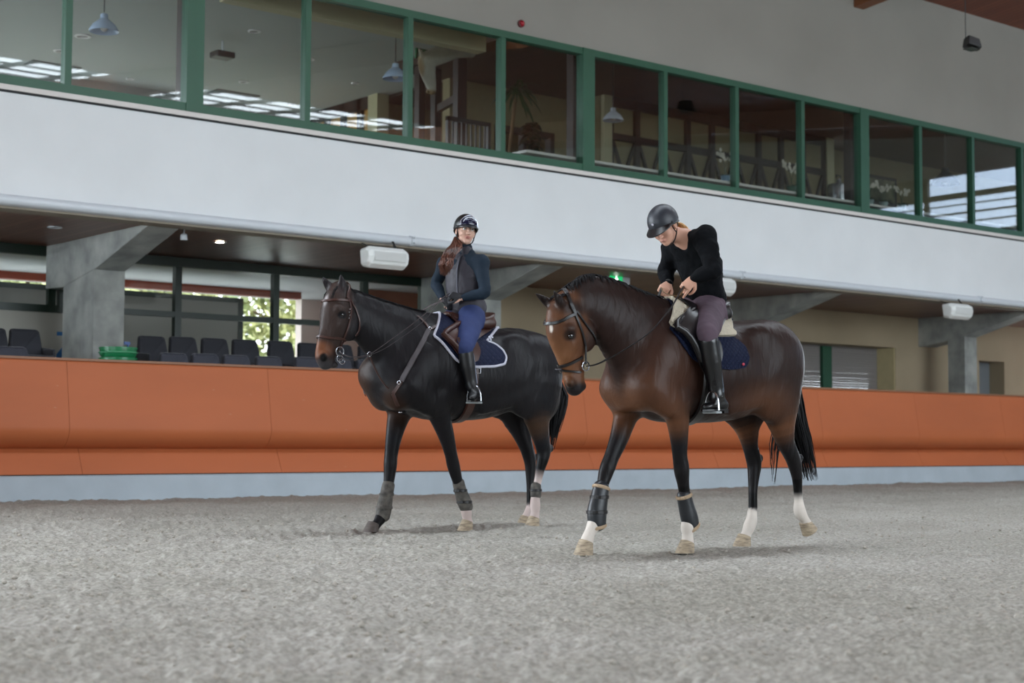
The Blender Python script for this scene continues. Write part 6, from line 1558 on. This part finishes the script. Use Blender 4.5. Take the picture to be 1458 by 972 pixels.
# ---------------------------------------------------------------- rider of the bay horse
def rider_bay():
    r_ = empty('person', (7.55, YB, 1.56)); tag(r_, 'person in black sweater and mauve breeches bending forward over the bay horse', 'person')
    P = PB; A = lambda *q: np.array(P(*q))
    pel = A(1005, 442, 0); lum = A(1004, 418, 0); che = A(996, 378, 0); upc = A(984, 352, 0); nb = A(975, 338, 0)
    shN = A(1004, 338, .165); shF = A(957, 355, -.165); elN = A(1016, 384, .27); elF = A(948, 389, -.24); wrN = A(988, 396, .17); wrF = A(952, 404, -.14)
    hip = [A(1018, 446, .09), A(1018, 446, .09)*[1, 0, 1]+[0, YB+.09, 0]]
    hip = [A(1009, 446, .09)]; mir = lambda p: np.array([p[0], 2*YB-p[1], p[2]])
    kn = A(1007, 476, .34); an = A(1020, 560, .335)
    HC = A(946, 322, .0); R = frame((-.80, -.22, -.62), (-.66, -.02, .75))
    f = Field(); c = SK
    f.tube([(*pel, .12, .085), (*lum, .12, .09), (*((lum+che)/2), .125, .10), (*che, .145, .105), (*upc, .15, .085), (*nb, .07, .06)], .03, c=c)
    nk = HC+R@np.array([0, -.02, -.07]); f.tube([(*(nb+np.array([.0, 0, -.03])), .062, .06), (*((nb+nk)/2), .052, .055), (*nk, .050, .052)], .025, c=c)
    head_sdf(f, HC, R, (.30, .18, .09))
    for sh, el, wr in ((shN, elN, wrN), (shF, elF, wrF)):
        f.tube([(*sh, .055, .055), (*((sh+el)/2), .044, .044), (*el, .037, .037), (*((el*.6+wr*.4)), .038, .038), (*wr, .024, .020)], .02, c=c)
    for s in (1, -1):
        m_ = (lambda p: p) if s == 1 else mir
        f.tube([(*m_(hip[0]), .085, .09), (*m_((hip[0]+kn)/2), .070, .075), (*m_(kn), .052, .054), (*m_((kn*.6+an*.4)), .05, .054), (*m_(an), .030, .032)], .03, c=c)
    # hands
    kN = np.array(HB3(973, 408, .13)); kF = np.array(HB3(942, 410, -.10))
    hand_sdf(f, wrN, kN-wrN+np.array([0, 0, -.02]), (-.15, -.75, .55), -1, (.85, 1.1, .8), point=(.45, .5, .3))
    hand_sdf(f, wrF, kF-wrF+np.array([0, 0, -.02]), (-.2, -.6, .6), -1, (1.15, 1.35, 1.0))
    f.dot(HC+R@np.array([0, .07, -.02]), (.05, .05, .04), (.66, .36, .27), R, .6)
    me = f.mesh('rider_body', .0042, 1); f.colour(me, .006); link_mesh('body', me, M['skin'], r_, True); eyes(HC, R, r_)
    # sweater
    g = Field()
    g.tube([(*A(1006, 426, 0), .140, .112), (*lum, .145, .118), (*((lum+che)/2), .145, .122), (*che, .165, .125), (*upc, .165, .10), (*(nb+np.array([.012, 0, -.02])), .09, .07)], .03)
    g.tube([(*shF, .066, .066), (*upc, .10, .08), (*shN, .068, .068)], .03)
    for sh, el, wr in ((shN, elN, wrN), (shF, elF, wrF)):
        g.tube([(*sh, .070, .070), (*((sh+el)/2), .060, .060), (*el, .054, .054), (*((el*.6+wr*.4)), .049, .049), (*(wr*.88+el*.12), .036, .034), (*(wr*.97+el*.03), .034, .032)], .03)
    nv = nb+np.array([-.085, -.03, -.035]); g.ell(nv, (.07, .045, .085), .01, neg=True)
    g.ell(nb+np.array([-.03, 0, .065]), (.07, .07, .07), .012, neg=True)
    cloth_mesh(g, 'sweater', .0065, mat('black_knit', '07090D', .9, noise=.15, bump=.25, bscale=260, spec=.15), r_, .034, 10)
    # breeches
    g = Field(); g.tube([(*A(1004, 416, 0), .13, .10), (*pel, .155, .115), (*A(1008, 454, 0), .15, .115)], .03)
    for s in (1, -1):
        m_ = (lambda p: p) if s == 1 else mir; k2 = kn*.92+an*.08
        g.tube([(*m_(hip[0]), .105, .115), (*m_((hip[0]*.5+kn*.5)), .088, .098), (*m_(kn), .066, .070), (*m_(k2), .062, .064)], .04)
    cloth_mesh(g, 'breeches', .0075, mat('mauve_grey_breeches', '544650', .8, noise=.12, nscale=6, spec=.2), r_, .010, 12)
    def ex(b, s, K, Md, A_, T, H_):
        lf = Vector((0, -s, 0)); mb = MB()
        for k in range(9):
            t = .56+.035*k; c_ = Vector(K).lerp(Vector(A_), t)+Vector((-.040+.0*t, -s*.028, 0)); mb.tube([c_+Vector((-.012, .014*s, .008)), c_+Vector((.004, -.018*s, .0)), c_+Vector((.016, -.012*s, .008))], .0035, 6)
        mb.build('laces', M['rein'], b, True)
        z = MB(); Z = [Vector(K).lerp(Vector(A_), t)+Vector((.052-.016*t, -s*.034, 0)) for t in np.linspace(0, .95, 12)]; z.tube(Z, .0035, 6); z.build('zip', mat('zip_grey', '6E7784', .35, metal=.6), b, True)
        sp = MB(); a = Vector(A_)+Vector((0, 0, -.015)); sp.tube([a+Vector((-.045, -.01*s, 0)), a+Vector((0, -.047*s, .004)), a+Vector((.048, -.02*s, .0)), a+Vector((.048, .02*s, 0)), a+Vector((0, .047*s, .004)), a+Vector((-.045, .01*s, 0))], .006, 6, closed=True)
        sp.tube([a+Vector((.048, 0, 0)), a+Vector((.078, 0, -.004))], .006, 6); sp.build('spur', M['steel'], b, True)
    boot_pair(P, YB, (1008, 486, .345), (1013, 515, .345), (1020, 561, .335), (1003, 584, .345), (1029, 583, .335), mat('polished_black_boot', '0B0D10', .28, spec=.55, bump=.08, bscale=25), r_, .066, .044, extras=ex)
    helmet(HC, R, r_, mat('slate_helmet', '23272F', .45, spec=.5, bump=.05, bscale=200), M['leather'], visor=.06, strapm=M['rein'])
    q = Vector(HC+R@np.array([0, .108, .075])); MB().sphere(q, .008, 10).build('helmet_badge', M['binding'], r_, True)
    mh = mat('blond_hair', 'B98F5E', .5, noise=.35, nscale=30, stretch=(1, 1, .2), color2='D9B27C')
    bk = Vector(HC+R@np.array([0, -.10, -.035]))
    hair_strands('ponytail', mh, r_, [bk, bk+Vector((.045, -.01, -.0)), bk+Vector((.10, .0, -.03)), bk+Vector((.135, .01, -.09)), bk+Vector((.13, .02, -.15))], 120, .004, [.016, .030, .010], 41, .004)
    MB().tube([bk+Vector((.02, .0, .0))+Vector((0, .022*math.cos(a), .022*math.sin(a))) for a in np.linspace(0, 2*PI, 13)[:-1]], .007, 6, closed=True).build('hair_tie', M['rein'], r_, True)
    # hair under the helmet around the nape and temple
    hc = Field(); hc.ell(HC+R@np.array([0, -.035, .0]), (.076, .075, .065), .01, R); hc.ell(HC+R@np.array([0, .06, -.03]), (.10, .09, .09), .01, R, neg=True)
    me = hc.mesh('hair_cap', .005, 1); link_mesh('hair', me, mh, r_, True)
    w = Vector(wrF); R3 = Vector(kF-wrF).normalized(); u = R3.orthogonal().normalized(); v = R3.cross(u)
    MB().tube([w+u*.028*math.cos(a)+v*.028*math.sin(a) for a in np.linspace(0, 2*PI, 17)[:-1]], .006, 6, closed=True).build('wristwatch', M['leather'], r_, True)
    return r_
def HB3(px, py, l): return onY(px, py, YB-l)
rb_ = rider_bay()
stirrup(PB(1003, 470, .33), PB(1014, 588, .345), 0., 'steel stirrup under the laced black boot on the bay horse\'s near side', M['leather'], '')
q = PB(1014, 588, .345); stirrup((PB(1003, 470, .33)[0], 2*YB-PB(1003, 470, .33)[1], PB(1003, 470, .33)[2]), (q[0], 2*YB-q[1], q[2]), 0., 'stirrup on the far side of the bay horse', M['leather'], '')

# ---------------------------------------------------------------- rider of the dark horse
def rider_dark():
    r_ = empty('person', (7.8, YD, 1.66)); tag(r_, 'person in dark padded vest with long brown ponytail looking towards the viewer', 'person')
    P = PD; A = lambda *q: np.array(P(*q)); mir = lambda p: np.array([p[0], 2*YD-p[1], p[2]])
    pel = A(668, 450, 0); lum = A(662, 428, 0); che = A(661, 396, 0); upc = A(662, 378, 0); nb = A(662, 359, 0)
    ax = np.array([.42, -.9, 0]); ax /= np.linalg.norm(ax); mid = A(659, 375, 0); shN = mid+ax*.165; shF = mid-ax*.165
    elN = A(690, 416, .23); wrN = A(659, 424, .13); elF = A(621, 404, -.24); wrF = A(630, 424, -.10)
    hip = A(671, 452, .09); kn = A(662, 493, .32); an = A(672, 546, .34)
    HC = A(663, 329, 0); cam_d = -np.array([.634, .771, .0]); rt = np.array([.77, -.64, 0])
    R = frame(cam_d+.32*rt+np.array([0, 0, -.05]), np.array([0, 0, 1.])+.10*rt)
    f = Field(); c = (.62, .38, .29)
    f.tube([(*pel, .12, .085), (*lum, .115, .09), (*che, .14, .10), (*upc, .14, .085), (*nb, .06, .055)], .03, side=-ax, c=c)
    nk = HC+R@np.array([0, -.02, -.07]); f.tube([(*(nb+np.array([0, 0, -.03])), .058, .056), (*((nb+nk)/2), .049, .05), (*nk, .047, .048)], .025, c=c)
    head_sdf(f, HC, R, (.04, .02, .015), skin=c)
    for sh, el, wr in ((shN, elN, wrN), (shF, elF, wrF)):
        f.tube([(*sh, .052, .052), (*((sh+el)/2), .042, .042), (*el, .036, .036), (*((el*.6+wr*.4)), .036, .036), (*wr, .023, .020)], .02, c=c)
    for s in (1, -1):
        m_ = (lambda p: p) if s == 1 else mir
        f.tube([(*m_(hip), .085, .09), (*m_((hip+kn)/2), .070, .075), (*m_(kn), .052, .054), (*m_((kn*.6+an*.4)), .05, .054), (*m_(an), .028, .030)], .03, c=c)
    kN = A(642, 420, .06); kF = A(640, 432, -.04)
    hs = ((wrN, kN-wrN, (-.1, -.8, .5), -1), (wrF, kF-wrF, (-.3, -.8, .4), -1))
    for w, d, n, s in hs: hand_sdf(f, w, d, n, s, (1.0, 1.3, .9), c=c)
    me = f.mesh('rider_body', .0042, 1); f.colour(me, .006); link_mesh('body', me, M['skin'], r_, True); eyes(HC, R, r_)
    mg = mat('dark_grey_glove', '1C1D22', .7, bump=.2, bscale=200)
    for i, (w, d, n, s) in enumerate(hs):
        g = Field(grow=.0028); hand_sdf(g, w+d/np.linalg.norm(d)*.012, d, n, s, (1.0, 1.3, .9)); me = g.mesh('glove', .004, 1); link_mesh('glove', me, mg, r_, True)
    mj = mat('teal_navy_jersey', '1A2632', .8, noise=.12, nscale=8, spec=.2)
    g = Field(); g.tube([(*A(667, 436, 0), .142, .112), (*lum, .132, .106), (*che, .150, .11), (*upc, .150, .094), (*(nb+np.array([0, 0, .0])), .064, .062), (*(nb+np.array([0, 0, .035])), .058, .056)], .03, side=-ax)
    for sh, el, wr in ((shN, elN, wrN), (shF, elF, wrF)):
        g.tube([(*sh, .062, .062), (*((sh+el)/2), .052, .052), (*el, .047, .047), (*((el*.6+wr*.4)), .044, .044), (*(wr*.9+el*.1), .032, .030), (*(wr*.97+el*.03), .030, .028)], .03)
    g.tube([(*shF, .056, .056), (*upc, .085, .07), (*shN, .056, .056)], .04)
    cloth_mesh(g, 'jersey', .0065, mj, r_, .010, 14)
    g = Field(); g.tube([(*A(668, 440, 0), .152, .124), (*lum, .145, .118), (*che, .160, .122), (*A(662, 380, 0), .140, .106), (*A(662, 368, 0), .085, .080), (*A(662, 358, 0), .066, .066)], .03, side=-ax)
    cloth_mesh(g, 'vest', .0065, mat('padded_plum_grey_vest', '28252E', .6, noise=.08, bump=.25, bscale=18), r_, .010, 16)
    fr = [np.array(q) for q in (A(662, 366, 0), A(661, 388, 0), A(661, 410, 0), A(664, 436, 0))]; fx = R[:, 1]*1.0; nrm = np.cross(ax, [0, 0, 1]); nrm = nrm if nrm@cam_d > 0 else -nrm
    MB().tube([Vector(q+nrm*d) for q, d in zip(fr, (.092, .128, .124, .128))], .0045, 6).build('zip', mat('dark_zip', '4A4A54', .4, metal=.5), r_, True)
    g = Field(); g.tube([(*A(668, 440, 0), .125, .10), (*pel, .150, .11), (*A(669, 460, 0), .145, .11)], .03)
    for s in (1, -1):
        m_ = (lambda p: p) if s == 1 else mir; k2 = kn*.92+an*.08
        g.tube([(*m_(hip), .100, .112), (*m_((hip*.5+kn*.5)), .088, .098), (*m_(kn), .066, .070), (*m_(k2), .060, .062)], .04)
    cloth_mesh(g, 'breeches', .0075, mat('slate_blue_breeches', '2F3A62', .75, noise=.1, nscale=6, spec=.2), r_, .008, 12)
    def ex(b, s, K, Md, A_, T, H_):
        Z = [Vector(K).lerp(Vector(A_), t)+Vector((.052-.016*t, -s*.030, 0)) for t in np.linspace(0, .95, 12)]; MB().tube(Z, .0045, 6).build('piping', mat('grey_piping', '8C93A6', .5), b, True)
    boot_pair(P, YD, (663, 503, .325), (666, 522, .33), (671, 548, .335), (671, 570, .43), (677, 561, .31), mat('dull_black_boot', '101013', .4, bump=.08, bscale=25), r_, .060, .040, extras=ex)
    helmet(HC, R, r_, mat('black_helmet', '0A0A0C', .35), M['leather'], visor=.05, panel=mat('glossy_navy_panel', '10162E', .12, spec=.7), trim=mat('silver_trim', 'B8BCC8', .25, metal=.8), logo=mat('silver_script', '9AA0B4', .3, metal=.6), strapm=M['rein'])
    mh = mat('chestnut_hair', '241009', .4, noise=.5, nscale=60, stretch=(1, 1, .15), color2='5A301F')
    hc = Field(); hc.ell(HC+R@np.array([0, -.035, .0]), (.078, .075, .070), .01, R); hc.ell(HC+R@np.array([0, .065, -.03]), (.10, .09, .10), .01, R, neg=True)
    me = hc.mesh('hair_cap', .005, 1); link_mesh('hair', me, mh, r_, True)
    V = lambda a, b, l: Vector(P(a, b, l))
    b0 = Vector(HC+R@np.array([-.045, -.075, -.05]))
    hair_strands('ponytail', mh, r_, [b0, V(649, 351, .06), V(640, 362, .14), V(635, 374, .16), V(633, 386, .16)], 220, .0045, [.016, .055, .052], 51, .006)
    mt = mat('copper_hair', '5E3728', .45, noise=.3, nscale=25)
    hair_strands('hair_tips', mt, r_, [V(637, 368, .175), V(634, 380, .185), V(633, 393, .17)], 80, .0042, [.045, .056, .03], 52, .008)
    return r_
rd_ = rider_dark()
stirrup(PD(652, 480, .32), PD(675, 574, .37), .5, 'steel stirrup with grey tread under the near boot on the dark horse', M['leather_br'], '')
q = PD(675, 574, .37); t_ = PD(652, 480, .32); stirrup((t_[0], 2*YD-t_[1], t_[2]), (q[0], 2*YD-q[1], q[2]), -.5, 'stirrup on the far side of the dark horse', M['leather_br'], '')
# riding whip held by the rider of the dark horse
# ================================================================ pale horse head bust in the lounge
def bust():
    Yb = 18.9
    def P(a, b, l=0.): return list(onY(a, b, Yb-l))
    r_ = empty('horse_head_bust', P(612, 105)); tag(r_, 'pale carved horse head bust hanging behind the gallery glass beneath the cream beam', 'sculpture')
    f = Field(); c = (.30, .29, .24); br = (.16, .11, .05)
    f.tube([(*P(604, 83), .09, .10), (*P(607, 95), .10, .13), (*P(610, 107), .085, .12), (*P(613, 119), .07, .09), (*P(615, 129), .065, .065)], .03, c=c)
    f.tube([(*P(612, 84), .09, .13), (*P(630, 76), .11, .15), (*P(648, 70), .12, .14), (*P(664, 72), .10, .11), (*P(672, 76), .06, .07)], .05, c=c)
    for s in (1, -1):
        f.ell(P(612, 97, .06*s), (.10, .035, .10), .03, col=c)
        f.ell(P(609, 131, .045*s), (.035, .025, .03), .02, col=br)
        b = np.array(P(601, 80, .05*s)); t = np.array(P(596, 68, .07*s)); f.tube([(*b, .03, .035), (*(b*.5+t*.5), .028, .03), (*t, .006, .006)], .015, c=c)
        f.ell(P(603, 94, .095*s), (.025, .015, .02), .012, neg=True, col=br)
    f.dot(P(596, 105), (.07, .12, .30), br, soft=.4); f.dot(P(613, 134), (.14, .12, .06), br, soft=.4)
    me = f.mesh('bust_body', .014, 2); f.colour(me, .02); link_mesh('carving', me, attr_mat('carved_pale_wood', .7, .3, .4, 30, None, .2), r_, True)
    for (a, b) in ((640, 64), (662, 68)):
        p = P(a, b); MB().tube([(p[0], p[1], p[2]-.05), (p[0], p[1], ZC-.0)], .006, 6).build('hanging_wire', M['black'], r_, True)
bust()
